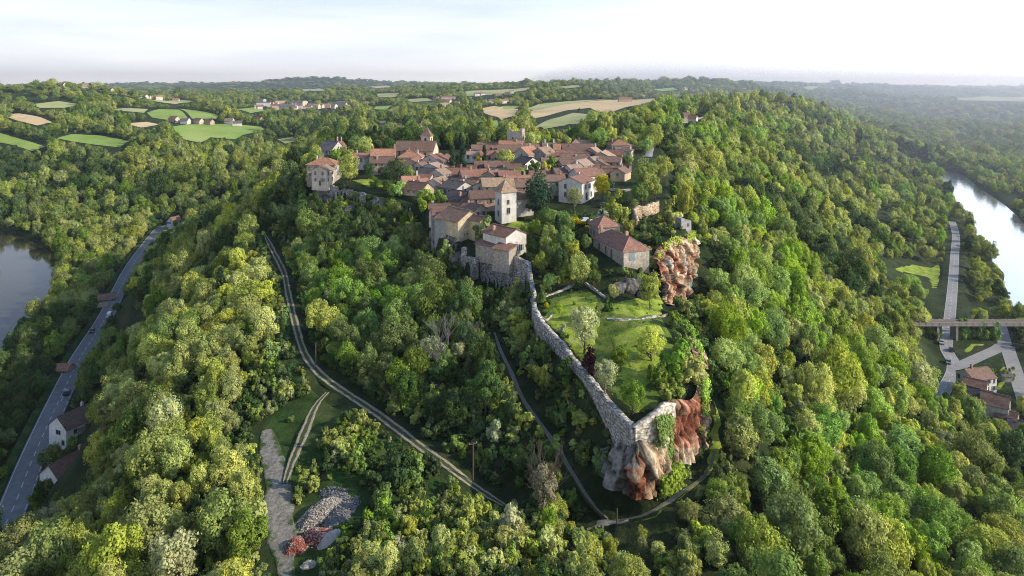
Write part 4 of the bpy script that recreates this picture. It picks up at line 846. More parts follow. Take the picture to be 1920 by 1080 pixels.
def build_forest(houses):
    x,y,sc=scatter(); ok=place_ok(x,y,houses); x,y,sc=x[ok],y[ok],sc[ok]
    z=h(x,y); r=np.hypot(x,y); px=960+F*x/y; py=HY+F*(CAMZ-z)/y
    n1=vnoise(x/45+5,y/45); n2=fbm(x/14+50,y/14,2); u=rng.random(len(x))
    # open ground: right valley floor, the far towns, the grassy strip by the track
    valley=(x>120)&(y<900)&(z<13)
    keep=~(valley&(vnoise(x/30,y/30)+.30*rng.random(len(x))<.0))
    town=((px>470)&(px<660)&(py>180)&(py<225)&(r>1300))|((px>800)&(px<1000)&(py>185)&(py<200)&(r>1300))
    keep&=~(town&(u<.72)); keep&=~((r>1400)&(n1<-.12)&(u<.7)&(px<1250))
    strip=(px>470)&(px<545)&(py>470)&(py<800)&(r<300); keep&=~(strip&(u<.8))
    x,y,z,sc,r,px,py,n1,n2,u,valley=[q[keep] for q in (x,y,z,sc,r,px,py,n1,n2,u,valley)]
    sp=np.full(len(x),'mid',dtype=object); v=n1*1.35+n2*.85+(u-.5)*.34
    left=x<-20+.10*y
    # left slope: sun and shade put into crown colour, pale on the brow, dark lower
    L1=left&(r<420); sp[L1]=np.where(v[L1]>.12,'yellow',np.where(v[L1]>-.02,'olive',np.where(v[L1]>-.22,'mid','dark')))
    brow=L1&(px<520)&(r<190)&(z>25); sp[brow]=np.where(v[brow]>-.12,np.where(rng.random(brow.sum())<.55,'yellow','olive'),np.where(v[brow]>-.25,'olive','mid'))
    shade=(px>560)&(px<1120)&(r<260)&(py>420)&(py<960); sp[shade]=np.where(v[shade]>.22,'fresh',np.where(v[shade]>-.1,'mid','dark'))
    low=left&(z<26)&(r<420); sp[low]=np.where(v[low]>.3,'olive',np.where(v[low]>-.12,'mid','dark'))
    Rt=(~left)&(~shade)&(r<1300); sp[Rt]=np.where(v[Rt]>.36,'lime',np.where(v[Rt]>.06,'yellow',np.where(v[Rt]>-.26,'olive',np.where(v[Rt]>-.40,'mid','dark'))))  # yellow sunlight on the right slope put into the crown colours
    nr=(~left)&(~shade)&(px>1330)&(r<170); sp[nr]=np.where(v[nr]>.26,'lime',np.where(v[nr]>.08,'yellow',np.where(v[nr]>-.06,'fresh',np.where(v[nr]>-.22,'olive','mid'))))
    far=(r>420)&left; sp[far]=np.where(v[far]>.08,'olive',np.where(v[far]>-.28,'mid','dark'))
    far2=r>=1300; sp[far2]=np.where(v[far2]>.12,'olive','mid')
    w=rng.random(len(x)); sp[(w<.010)&(r<420)]='conifer'; sp[(w>.985)&(r<260)]='pale'; sp[(w>.978)&(w<.982)&(r<260)]='dry'
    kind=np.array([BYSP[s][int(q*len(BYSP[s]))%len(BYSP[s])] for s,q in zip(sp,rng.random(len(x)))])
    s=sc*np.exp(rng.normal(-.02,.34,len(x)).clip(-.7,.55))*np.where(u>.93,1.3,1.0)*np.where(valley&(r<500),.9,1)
    s=np.where(sp=='conifer',s*.85,s); hsx=np.exp(rng.normal(.0,.15,len(x)))*np.where(r>5200,.25,np.where(r>2600,.4,np.where(r>1300,.62,1.0)))
    near=(r<107)&(px>860)&(px<1330); s=np.where(near,s*.55,s); near=(r<112)&(px>560)&(px<=860); s=np.where(near,s*.5,s)
    rot=rng.random(len(x))*6.283; z=z-.25*s
    pts=[tuple(q) for q in MAIN[8:110:2]]+[(q[0]-2.5,q[1],q[2]) for q in MAIN[8:110:2]]+[tuple(q) for q in VAL[14::2]]+[tuple(q) for q in SIDE[::3]]+[tuple(q) for q in TRACK[::2]]+[tuple(q) for q in TRACK2[::2]]+[tuple(q) for q in FOOT[::2]]+[tuple(q) for q in FOOT2[::2]]+[tuple(q) for q in YARD[::2]]
    for px_,py_,d_ in [(a,b,212) for a in(110,122,135,148,160) for b in(765,780,795,812)]+[(a,b,189) for a in(100,112,125,138,150) for b in(850,865,880,895,908)]+[(a,b,255) for a in(1815,1830,1845) for b in(700,715,730,745)]+[(a,b,236) for a in(1850,1868,1885) for b in(745,765,780)]+[(320,412,528),(335,415,528),(240,595,325),(225,605,322),(255,590,330),(112,690,266),(200,560,354),(1905,800,230),(1665,555,383)]+[(a,605,311) for a in range(1722,1930,12)]: pts.append(P(px_,py_,d_))
    for px_,py_,d_ in [(1238,545,160),(1255,552,163),(1275,540,169),(1292,515,178),(1140,880,108),(1160,915,105),(1190,932,101.5),(1215,932,102),(1240,900,105),(1262,862,107),(1285,860,109),(1308,850,112),(1316,780,118),(905,530,180),(930,536,178),(960,540,173),(985,545,168),(880,500,183),(825,450,200),(845,460,193),(1010,680,138),(1060,745,128),(1100,790,119),(600,345,281),(620,365,276),(650,385,268),(680,390,262),(600,360,280)]+[(a+e,b,d) for a,b,d in [(1245,500,166),(1260,520,166),(1275,535,169),(1290,500,180),(1250,540,163)] for e in(-8,10,22)]+[(a+e,b,d) for a,b,d in [(985,655,143),(972,700,136),(1000,725,130),(1030,760,125),(1060,795,120),(1090,830,115.5),(1118,862,111)] for e in(-10,8)]+[(590,350,284),(610,380,276),(630,375,275),(645,395,268),(665,385,266),(690,400,258),(720,395,250),(760,392,242),(815,430,208),(822,460,200),(835,475,195),(855,480,188)]: pts.append(P(px_,py_,d_))
    pts+=[(a,b,float(hbase(np.array([a]),np.array([b]))[0])+5) for a,b,c in houses if b>700]
    for a in (3,18,35,50,65,80,92):
        for b in (470,500,530,560,590,620,645):
            if (b<545 or a<95-(b-545)*.8) and not (a<30 and b<545): pts.append(G(a,b,0))
    fpts=[]
    for poly in FIELDS:
        g_=np.random.default_rng(1); lo,hi=poly.min(0),poly.max(0); q=lo+(hi-lo)*g_.random((60,2)); q=q[sdist(q[:,0],q[:,1],poly)>0][:26]; zz=h0(q[:,0],q[:,1]); fpts+=[(a,b,c) for (a,b),c in zip(q,zz)]
    pts2=[P(a,b,d) for a,b,d in [(95,890,188),(110,900,188),(130,905,188),(150,890,188),(120,870,188),(140,860,188),(105,850,188)]]
    hidef=np.zeros(len(x),bool); cxp=960+F*x/y
    for fp,fd in FIELD_PX:
        for fr in (3.0,6.0,9.0):
            cy_=HY+F*(CAMZ-(z+fr*s*hsx))/y; m=(y<fd)&(cxp>fp[:,0].min())&(cxp<fp[:,0].max())&(cy_>fp[:,1].min()-1)&(cy_<fp[:,1].max()+1)
            if m.any(): hidef[m]|=(sdist(cxp[m],cy_[m],fp)>-.6)&(rng.random(m.sum())<.96)
    kp=~protect(x,y,z,s,hsx,pts)&~protect(x,y,z,s,hsx,pts2,1.5)&~hidef&~(protect(x,y,z,s,hsx,fpts,.85)&(r>350))
    x,y,z,s,hsx,rot,kind,sp,r,px,py=[q[kp] for q in (x,y,z,s,hsx,rot,kind,sp,r,px,py)]
    return x,y,z,s,hsx,rot,kind,sp,r,px,py
FX=build_forest(HOUSE_SPOTS)
x,y,z,s,hsx,rot,kind,sp,r,px,py=FX
print('trees',len(x),[(k,int((sp==k).sum())) for k in set(sp)])
# the ones that show largest stand as trees of their own
top_y=HY+F*(CAMZ-(z+8*s))/y; vis=(px>-10)&(px<1930)&(top_y<1075)&(y>60)
t=np.linspace(.45,.97,40); los=np.ones(len(x),bool)
cand=np.nonzero(vis&(r<260))[0]
for i in cand:
    zt=z[i]+7.5*s[i]; g=h0(x[i]*t,y[i]*t); ray=CAMZ+(zt-CAMZ)*t
    if (g+2>ray).any(): los[i]=False
cand=cand[los[cand]]; big=cand[np.argsort(-(s/r)[cand])][:300]
ind=np.zeros(len(x),bool); ind[big]=True
COLWORD={'dark':'dark green','mid':'mid green','yellow':'pale yellow-green','olive':'dull olive-green','lime':'bright lime-green','pale':'thin silvery-green','fresh':'fresh green','conifer':'dark conical','dry':'dry brown'}
SHAPEWORD={'round':'round-crowned','tall':'tall narrow','spread':'broad spreading','cone':'pointed'}
def treelabel(i,cnt={}):
    P0=PROTO[kind[i]]; X,Y=px[i],py[i]
    if X<200: w='near the main road at the lower left'
    elif X<490: w='on the sunlit brow beside the yard' if Y>760 else 'on the left slope above the main road'
    elif X<1120: w='below the footpath at the bottom' if Y>960 else ('between the two-rut track and the footpath' if Y>620 else 'in the shade below the rampart')
    elif X<1360: w='below the rocky prow at the bottom' if Y>930 else 'beside the right foot of the spur'
    elif X<1620: w='on the near right slope beyond the spur'
    else: w='on the right slope toward the valley road'
    size='large' if s[i]>.95 else ('small' if s[i]<.7 else 'middling')
    return f"{size} {COLWORD[P0['sp']]} {SHAPEWORD[P0['shape']]} tree {w}",w
first={}
def add_tree(i):
    p=PROTO[kind[i]]; o=empty('conifer' if p['shape']=='cone' else 'broadleaf_tree',(x[i],y[i],z[i]),rot[i]); o.scale=(s[i],s[i],s[i]*hsx[i])
    lab,w=treelabel(i); tag(o,lab,'tree','trees '+w)
    for nm,me in (('trunk',TRUNKS[i%3]),('crown',p['me'])):
        c=bpy.data.objects.new(nm,me); COL.objects.link(c); c.parent=o
        if nm=='crown': first.setdefault(int(kind[i]),c)
# every crown kind must be among the single trees, since the forest repeats those crowns
for k in range(NP):
    if not (kind[big]==k).any():
        q=cand[kind[cand]==k]; q=q if len(q) else np.nonzero(kind==k)[0]
        if len(q): ind[q[np.argmin(r[q])]]=True
        else: kind[big[-1-k]]=k
for i in np.nonzero(ind)[0]: add_tree(i)
def scatter_stuff(name,x,y,z,sc,hg,rot,kind,src_map):
    idx=np.arange(len(x)); me=bpy.data.meshes.new(name); me.vertices.add(len(idx)); me.vertices.foreach_set('co',np.stack([x[idx],y[idx],z[idx]],-1).astype(np.float32).ravel())
    for nm,arr,ty in (('rot',rot[idx],'FLOAT'),('scl',sc[idx],'FLOAT'),('hgt',hg[idx],'FLOAT'),('kind',kind[idx],'INT')):
        a=me.attributes.new(nm,ty,'POINT'); a.data.foreach_set('value',arr.astype(np.float32 if ty=='FLOAT' else np.int32))
    o=bpy.data.objects.new(name,me); COL.objects.link(o); tag(o,kind='stuff')
    ng=bpy.data.node_groups.new(name,'GeometryNodeTree'); ng.interface.new_socket('Geometry',in_out='INPUT',socket_type='NodeSocketGeometry'); ng.interface.new_socket('Geometry',in_out='OUTPUT',socket_type='NodeSocketGeometry')
    n=ng.nodes; l=ng.links; gi=n.new('NodeGroupInput'); go=n.new('NodeGroupOutput'); jn=n.new('GeometryNodeJoinGeometry')
    def at(nm,ty='FLOAT'):
        a=n.new('GeometryNodeInputNamedAttribute'); a.data_type=ty; a.inputs[0].default_value=nm; return a.outputs[0]
    ra=n.new('ShaderNodeCombineXYZ'); l.new(at('rot'),ra.inputs[2]); sca=n.new('ShaderNodeCombineXYZ'); sa=at('scl'); l.new(sa,sca.inputs[0]); l.new(sa,sca.inputs[1]); l.new(at('hgt'),sca.inputs[2]); kd=at('kind','INT')
    for k,src in src_map.items():
        oi=n.new('GeometryNodeObjectInfo'); oi.transform_space='ORIGINAL'; oi.inputs['Object'].default_value=src; oi.inputs['As Instance'].default_value=True
        cp=n.new('FunctionNodeCompare'); cp.data_type='INT'; cp.operation='EQUAL'; cp.inputs[3].default_value=k; l.new(kd,cp.inputs[2])
        ip=n.new('GeometryNodeInstanceOnPoints'); l.new(gi.outputs[0],ip.inputs['Points']); l.new(cp.outputs[0],ip.inputs['Selection']); l.new(oi.outputs['Geometry'],ip.inputs['Instance'])
        l.new(ra.outputs[0],ip.inputs['Rotation']); l.new(sca.outputs[0],ip.inputs['Scale']); l.new(ip.outputs[0],jn.inputs[0])
    l.new(jn.outputs[0],go.inputs[0]); md=o.modifiers.new('trees','NODES'); md.node_group=ng
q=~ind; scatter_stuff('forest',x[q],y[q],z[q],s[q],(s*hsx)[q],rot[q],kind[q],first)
# ------------------------------------------------------------------ walls, cliffs, ruins
def stonemat(name,c1,c2,c3,sc=1.6,dirt=(.05,.055,.03),streak=.35):
    m,nt,nodes,l=nmat(name)
    v=nodes.new('ShaderNodeTexVoronoi'); v.inputs['Scale'].default_value=sc; tc=nodes.new('ShaderNodeTexCoord'); mp=nodes.new('ShaderNodeMapping'); mp.inputs['Scale'].default_value=(1,1,1.9); l.new(tc.outputs['Object'],mp.inputs[0]); l.new(mp.outputs[0],v.inputs['Vector'])
    bw=nodes.new('ShaderNodeRGBToBW'); l.new(v.outputs['Color'],bw.inputs[0]); f=noise(nt,.4,6,.7); s=noise(nt,.55,5,.65,stretch=(1,1,.18))
    c=ramp(nt,bw.outputs[0],[(.15,c1),(.5,c2),(.85,c3)])
    c=mix(nt,ramp(nt,f,[(.48,(0,0,0)),(.72,(.55,.55,.55))]),c,c1)
    c=mix(nt,1.0,c,ramp(nt,v.outputs['Distance'],[(.0,(1.1,1.1,1.1)),(.45,(1,1,1)),(.75,(.55,.53,.5))]),'MULTIPLY')
    c=mix(nt,ramp(nt,s,[(.52,(0,0,0)),(.72,(streak*2,)*3)]),c,dirt)
    finish(nt,c,.95,v.outputs['Distance'],.9,.15,.1); return m
M['rampart']=stonemat('rampart_stone',(.19,.175,.155),(.42,.395,.35),(.66,.63,.57),2.1,(.10,.10,.085),.3)
M['wallpale']=stonemat('pale_wall_stone',(.34,.30,.24),(.52,.47,.39),(.66,.61,.53),1.5,(.18,.16,.11),.25)
M['ruin']=stonemat('ruin_stone',(.36,.26,.16),(.52,.40,.27),(.62,.50,.36),1.4,(.18,.12,.06),.25)
def tone(nt):
    a=nt.nodes.new('ShaderNodeAttribute'); a.attribute_name='tone'; return a.outputs['Fac']
def rockmat(name,stops,green=.45):
    m,nt,nodes,l=nmat(name)
    f=noise(nt,.28,7,.68,stretch=(1,1,.55)); s=noise(nt,.9,6,.72,stretch=(1,1,.28)); b=noise(nt,.8,8,.75)
    c=ramp(nt,math_(nt,'ADD',math_(nt,'MULTIPLY',f,.42),math_(nt,'ADD',math_(nt,'MULTIPLY',s,.30),math_(nt,'MULTIPLY',tone(nt),.28))),stops)
    c=mix(nt,.85,c,ramp(nt,b,[(.36,(.22,.21,.20)),(.50,(.85,.85,.85)),(.62,(1.2,1.2,1.2))]),'MULTIPLY')
    if green:
        q=noise(nt,.22,4,.6); c=mix(nt,ramp(nt,q,[(.54,(0,0,0)),(.66,(green,)*3)]),c,(.05,.075,.02))
    at=nodes.new('ShaderNodeAttribute'); at.attribute_name='crack'; c=mix(nt,1.0,c,ramp(nt,math_(nt,'ADD',math_(nt,'MULTIPLY',at.outputs['Fac'],.7),.3),[(.0,(1.25,1.25,1.25)),(.3,(1,1,1)),(.62,(.52,.50,.48)),(1,(.20,.19,.18))]),'MULTIPLY')  # crevice shade put into colour: darker grooves and recessed blocks, paler standing ones
    finish(nt,c,.95,b,1.0,.5,.1); return m
M['rock_grey']=rockmat('rock_grey',[(.30,(.10,.09,.08)),(.43,(.25,.225,.195)),(.54,(.42,.38,.33)),(.66,(.52,.47,.41)),(.72,(.34,.23,.165))],.7)
M['rock_red']=rockmat('rock_red',[(.30,(.14,.045,.03)),(.42,(.34,.115,.070)),(.54,(.47,.19,.115)),(.64,(.55,.30,.19)),(.74,(.60,.46,.33))],.3)
M['rock_orange']=rockmat('rock_orange',[(.30,(.20,.12,.07)),(.42,(.40,.25,.15)),(.54,(.56,.38,.23)),(.64,(.64,.50,.34)),(.74,(.70,.60,.46))],.45)
M['rock_pale']=rockmat('rock_pale',[(.32,(.15,.14,.13)),(.45,(.30,.285,.26)),(.58,(.46,.44,.40)),(.70,(.56,.54,.49))],.5)
def outward(L):
    t=np.gradient(L[:,:2],axis=0); t/=np.linalg.norm(t,axis=1)[:,None]+1e-9; n=np.stack([t[:,1],-t[:,0]],-1)
    c=SPUR.mean(0); 
    q=L[:,:2]+n*1.5; s1=sdist(q[:,0],q[:,1],SPUR); q=L[:,:2]-n*1.5; s2=sdist(q[:,0],q[:,1],SPUR)
    return n if s1.mean()<s2.mean() else -n
def wallstrip(name,top,bottom,th,mat,label=None,cat='wall',jag=.25,step=.45,group=None,bulge=.12,rows=8,parent=None,flare=0.0):
    """top: polyline xyz; bottom: depth below the top (number) or a list of z per point"""
    T_=np.asarray(top,float); 
    bz=T_[:,2]-bottom if np.isscalar(bottom) else np.asarray(bottom,float)
    L=resample(np.c_[T_,bz],step); n=len(L); o=outward(L); k=np.arange(n); sd=T_[0,0]*3.1
    ztop=L[:,2]+jag*(fbm(k*step/2.3+sd,k*0+sd,2)*1.2+ (np.floor(vnoise(k*step/.9+sd,k*0)*3)/3)*.8)
    V=[];rows_=rows
    for side in(0,1):
        for r in range(rows_+1):
            t=r/rows_; z=ztop*(1-t)+L[:,3]*t
            d=(1 if side==0 else -1)*th/2+ (flare*t if side==0 else 0)+bulge*fbm(k*step/1.7+sd,z/1.7,3)*(1 if r>0 else .4)
            V.append(np.c_[L[:,0]+o[:,0]*d,L[:,1]+o[:,1]*d,z])
    V=np.concatenate(V); R1=rows_+1; idx=lambda s,r,i:(s*R1+r)*n+i; i=np.arange(n-1); Fq=[]
    for r in range(rows_):
        Fq.append(np.c_[idx(0,r,i),idx(0,r+1,i),idx(0,r+1,i+1),idx(0,r,i+1)]); Fq.append(np.c_[idx(1,r,i),idx(1,r,i+1),idx(1,r+1,i+1),idx(1,r+1,i)])
        for e in(0,n-1):
            q=[[idx(0,r,e),idx(1,r,e),idx(1,r+1,e),idx(0,r+1,e)]]; Fq.append(np.array(q if e else [q[0][::-1]]))
    Fq.append(np.c_[idx(1,0,i),idx(0,0,i),idx(0,0,i+1),idx(1,0,i+1)])
    ob=mesh_np(name,V,np.concatenate(Fq),mat,parent)
    if label: tag(ob,label,cat,group)
    return ob
def cellnoise(u,v,seed=0.0):
    """blocky fracture pattern: a random height and tilt per irregular cell, and the distance to the crack"""
    u=np.asarray(u)+seed*7.31; v=np.asarray(v)+seed*3.17; iu=np.floor(u).astype(int); iv=np.floor(v).astype(int); best=np.full(u.shape,9.); sec=np.full(u.shape,9.); hgt=np.zeros(u.shape)
    for du in(-1,0,1):
        for dv in(-1,0,1):
            a=_tab[(iu+du)&255,(iv+dv)&255]; b=_tab[(iu+du+57)&255,(iv+dv+113)&255]; c=_tab[(iu+du+91)&255,(iv+dv+31)&255]; ex=iu+du+a-u; ey=iv+dv+b-v; d=ex*ex+ey*ey
            hh=c+(ex*(a-.5)+ey*(b-.5))*.45; k=d<best; sec=np.where(k,best,np.minimum(sec,d)); hgt=np.where(k,hh,hgt); best=np.where(k,d,best)
    return hgt-.5,np.sqrt(sec)-np.sqrt(best)
def cliff(name,top,base,mat,amp=1.0,rows=None,step=.2,seed=0.0,tuck=.8,pick=None,cu=2.0,cv=3.0):
    T_=np.asarray(top,float); B_=np.asarray(base,float); L=resample(np.c_[T_,B_],step); n=len(L); k=np.arange(n)*step
    rows=rows or int(max(12,np.mean(L[:,2]-L[:,5])/.2))
    mid=(L[:,:2]+L[:,3:5])/2; o=outward(np.c_[mid,mid[:,:1]])
    for _ in range(6): o[1:-1]=(o[:-2]+o[1:-1]*2+o[2:])/4
    o/=np.linalg.norm(o,axis=1)[:,None]
    V=[];CR=[];TN=[]
    for r in range(rows+1):
        t=r/rows; p=L[:,:3]*(1-t)+L[:,3:6]*t; z=p[:,2]; ww=.35*fbm(k/3+seed,z/3,2)
        c1,e1=cellnoise(k/cu+ww*.6,z/cv+ww*.5+.25*k/cu,seed); c2,e2=cellnoise(k/.75+ww*.6,z/1.25,seed+2); 
        c3,e3=cellnoise(k/.38,z/.55,seed+5); q=amp*(1.4*c1+.6*c2+.2*c3+.6*fbm(k/6+seed,z/7+seed,2))-amp*.45*np.exp(-(e1/.10)**2)-amp*.14*np.exp(-(e2/.12)**2)
        e=min(1,.35+t*2.2); q=q*e+ .25*amp*math.sin(t*math.pi)
        TN.append(np.clip(c1*.9+c2*.35+.5,0,1)); CR.append(np.clip(.85*np.exp(-(e1/.13)**2)+.5*np.exp(-(e2/.16)**2)-.55*c1,-.4,1))
        if r==0: q=q*0-tuck
        V.append(np.c_[p[:,0]+o[:,0]*q,p[:,1]+o[:,1]*q,z+(.25*c2 if 0<r<rows else 0)])
    V=np.concatenate(V); i=np.arange((rows+1)*n).reshape(rows+1,n); Fq=np.stack([i[:-1,:-1],i[1:,:-1],i[1:,1:],i[:-1,1:]],-1).reshape(-1,4)
    CR=np.concatenate(CR)
    ob=mesh_np(name,V,Fq,mat if not isinstance(mat,list) else None); tag(ob,kind='structure')
    at=ob.data.attributes.new('tone','FLOAT','POINT'); at.data.foreach_set('value',np.concatenate(TN).astype(np.float32))
    at=ob.data.attributes.new('crack','FLOAT','POINT'); at.data.foreach_set('value',CR.astype(np.float32))
    if isinstance(mat,list):
        for m_ in mat: ob.data.materials.append(m_)
        c=V[Fq].mean(1); ob.data.polygons.foreach_set('material_index',pick(c[:,0],c[:,1],c[:,2]).astype(np.int32))
    return ob
def foot(L,off,dz=-.6):
    """the ground line a little way outside a top line"""
    L=np.asarray(L,float); o=outward(L); x=L[:,0]+o[:,0]*off; y=L[:,1]+o[:,1]*off; return np.c_[x,y,hbase(x,y)+dz]
# the long rampart of the spur
RA=np.array([P(904,461,186),P(925,465,183.5),P(945,472,180.5),P(968,480,177),P(991,491,173)])
fa=foot(RA,1.2)
wallstrip('rampart_wall',RA,fa[:,2],1.2,M['rampart'],'tall grey stone rampart wall below the red lean-to roofs',cat='wall',flare=.7,rows=20,bulge=.10,step=.35)
LW=np.array([P(991,491,173),P(995,520,166),P(1001,549,158),P(1003,578,149),P(1024,610,141.5),P(1051,640,135),P(1082,678,128),P(1109,711,122),P(1150,760,113),P(1189,800,106)])
LW=resample(LW,3.0); hts=np.interp(np.linspace(0,1,len(LW)),[0,.25,.4,.6,.8,.93,1],[8.5,7,7.6,8.4,8.0,7.0,5.2])
wallstrip('rampart_wall',LW,LW[:,2]-hts-1.0,1.1,M['rampart'],'long grey curtain wall running down the left edge of the garden to the prow',cat='wall',rows=20,bulge=.10,jag=.3,step=.35)
RW=np.array([P(1189,800,106),P(1208,786,106.8),P(1229,771,108),P(1246,757,110),P(1264,752,112)])
wallstrip('rampart_wall',RW,RW[:,2]-np.array([4.4,4.6,5.2,4.2,2.5]),.85,M['wallpale'],'short sunlit pale wall closing the garden at the prow',cat='wall',rows=14,bulge=.10,jag=.3,step=.3)
# the rock under the walls: one face from the curtain wall round the prow to the right edge
ct=LW.copy(); ct[:,2]-=hts-.3; oo=outward(LW); ct[:,:2]+=oo*.35; cb=foot(LW,3.0)
nk=len(LW)-3; rt_=np.array([P(1208,826,105.6),P(1229,830,106.6),P(1246,790,109),P(1258,757,111),P(1280,752,112.5),P(1302,752,115),P(1314,735,119),P(1314,700,123),P(1308,665,130),P(1295,630,138),P(1272,598,147)])
rb_=np.array([P(1212,936,102.8),P(1238,925,104.6),P(1250,885,106.6),P(1262,868,108.4),P(1284,866,110),P(1308,858,113),P(1322,820,119)]); eb=foot(rt_[7:],2.5); rb_=np.r_[rb_,eb]
corner_t=np.array([P(1170,825,108.2),P(1190,836,104.9)]); corner_b=np.array([P(1140,905,108.5),P(1186,938,102.0)])
ctop=np.r_[ct[:nk],corner_t,rt_]; cbot=np.r_[cb[:nk],corner_b,rb_]
def prowpick(x,y,z):
    px=960+F*x/y; py=HY+F*(CAMZ-z)/y; w=fbm(x*.9+z*.7,y*.9-z*.5,3)*26
    out=np.zeros(len(x),int)
    out[(px+w>1202)]=2
    out[(px+w*.6>1172)&(px+w*.6<1214)&(py+w>872)]=1
    out[(px+w*.5>1252)&(py+w*.6<842)&(px<1318)&(py>748)]=1
    out[(px+w>1250)&(py+w<775)&(px+w<1275)]=2
    out[(px<1318)&(px+w>1280)&(py+w>850)]=2
    out[(px>1290)&(py+w<735)]=2
    return out
cliff('cliff',ctop,cbot,[M['rock_grey'],M['rock_red'],M['rock_orange']],1.25,seed=3,pick=prowpick)
et=rt_[6:]
# the big orange cliff behind the spur house
bt=np.array([P(1230,485,168),P(1238,466,171),P(1254,455,174.5),P(1273,449,179),P(1291,445,186),P(1297,432,196)]); bb=np.array([P(1236,560,159),P(1244,566,160),P(1262,571,162.5),P(1283,560,168),P(1300,533,177.5),P(1306,506,192)])
cliff('cliff',bt,bb,[M['rock_orange'],M['rock_red'],M['rock_pale']],1.9,seed=53,pick=lambda x,y,z:np.where(fbm(x/2.2,z/7+y/2.5,3)+(z<78)*(z>73.5)*.12>.26,1,np.where(fbm(x/2+9,z/5,2)>.25,2,0)))
lt=np.array([P(814,412,210),P(826,428,202),P(844,444,195),P(862,452,189.5)]); cliff('cliff',lt,foot(lt,3.0),M['rock_pale'],.9,seed=61)
gt=np.array([P(597,338,283),P(618,345,279),P(645,352,275),P(668,358,270),P(692,364,264.5)]); wallstrip('retaining_wall',gt,foot(gt,1.5)[:,2]-1,1.2,M['rampart'],'high grey retaining wall under the west terrace lawn',rows=12,flare=.8,bulge=.3,jag=.4)
gt2=np.array([P(692,364,264.5),P(715,372,256),P(745,375,249),P(780,384,238)]); cliff('cliff',gt2,foot(gt2,2.5),M['rock_pale'],.9,seed=71)
# ruined gate and stub at the west end of the rampart
gp=empty('ruined_gate',P(880,497,184.5)[:2]+(hbase(np.array([-11.4]),np.array([184.5]))[0]-.5,),R(-38)); tag(gp,'ruined stone gate with a dark pointed arch at the west end of the rampart','gate')
mb=MB(); 
for sx in(-1,1): mb.box((sx*1.75,0,2.2),(1.6,1.6,4.4))
mb.box((-1.95,.1,6.0),(1.3,1.4,3.6),taper=.7); mb.box((2.0,.1,4.9),(1.2,1.4,1.4),taper=.8)
for k in range(9):
    a=math.pi*(k+.5)/9; mb.box((math.cos(a)*1.15,0,3.3+math.sin(a)*1.35),(.62,1.5,.7),0)
mb.box((0,0,5.15),(3.4,1.4,.7)); mb.build('masonry',M['rampart'],gp); inst('arch_shade',UM['garage'],gp,(0,.5,2.0),(2.2,.2,4.6),0)  # dark slab in the gate, shade under the arch put into its colour
# terraces of the garden
def tw(label,pts,hgt,mat='rampart',th=.6): 
    q=np.array([P(*p) for p in pts]); q[:,2]=h(q[:,0],q[:,1])+.35; return wallstrip('terrace_wall',q,hgt,th,M[mat],label,rows=4,bulge=.1,jag=.2,group='terrace walls of the garden spur')
tw('pale dry-stone wall above the top lawn of the garden',[(1022,553,157),(1045,546,159),(1080,534,162)],2.4,'wallpale')
tw('grey terrace wall slanting down beside the top lawn',[(1098,530,162),(1118,545,157),(1136,560,152)],3.0)
tw('rough stone wall at the foot of the spur house rocks',[(1150,553,154),(1170,545,157),(1190,538,160)],3.0,'wallpale')
tw('low terrace wall between the small lawn and the lower lawn',[(1139,602,143),(1170,606,142),(1205,605,143),(1230,594,146)],2.4)
tw('small round stone planter wall beside the curtain wall',[(1012,588,147),(1024,594,145),(1035,588,147)],1.5,'wallpale',.4)
tw('short orange lit wall end right of the small lawn',[(1232,592,146.5),(1242,592,146.8),(1250,585,149)],2.2,'ruin')
q=np.array([P(1189,393,204),P(1193,388,208),P(1212,383,210),P(1234,375,215)]); wallstrip('ruined_wall',q,5.0,1.0,M['ruin'],'orange lit ruined wall on the hillside above the big cliff',rows=8,bulge=.3,jag=.7)
q=np.array([P(1189,393,204),P(1192,402,199),P(1196,412,196)]); wallstrip('ruined_wall',q,3.5,.9,M['ruin'],'lower return of the orange ruined wall facing the spur house',rows=6,bulge=.3,jag=.6)
hx,hy,hz_=P(1281,418,192); th=empty('stone_hut',(hx,hy,hz_-2),R(20)); tag(th,'small ruined stone hut with a dark opening on top of the big cliff','hut')
mb=MB(); mb.box((0,0,.6),(3.2,3.0,4.4)); mb.box((-.9,0,3.1),(1.2,2.9,.8),taper=.8); mb.build('wall',WM['grey'],th); inst('opening',UM['garage'],th,(.6,-1.5,1.7),(.7,.15,.9),0)
q=np.array([P(1085,397,222),P(1100,402,217),P(1112,396,216)]); wallstrip('garden_wall',q,2.5,.5,M['wallpale'],'pale garden wall beside the drive above the lime green hedge',rows=4)
q=np.array([P(1140,352,250),P(1165,355,246),P(1190,352,248)]); wallstrip('garden_wall',q,2.8,.5,M['rampart'],'shaded garden wall behind the yellow-green round tree',rows=4)
dr=drape('drive',[P(*p)[:2] for p in [(1105,412,205),(1118,392,222),(1150,378,232),(1170,385,226),(1140,400,214),(1125,415,203)]],M['gravel'],.15,1.0)
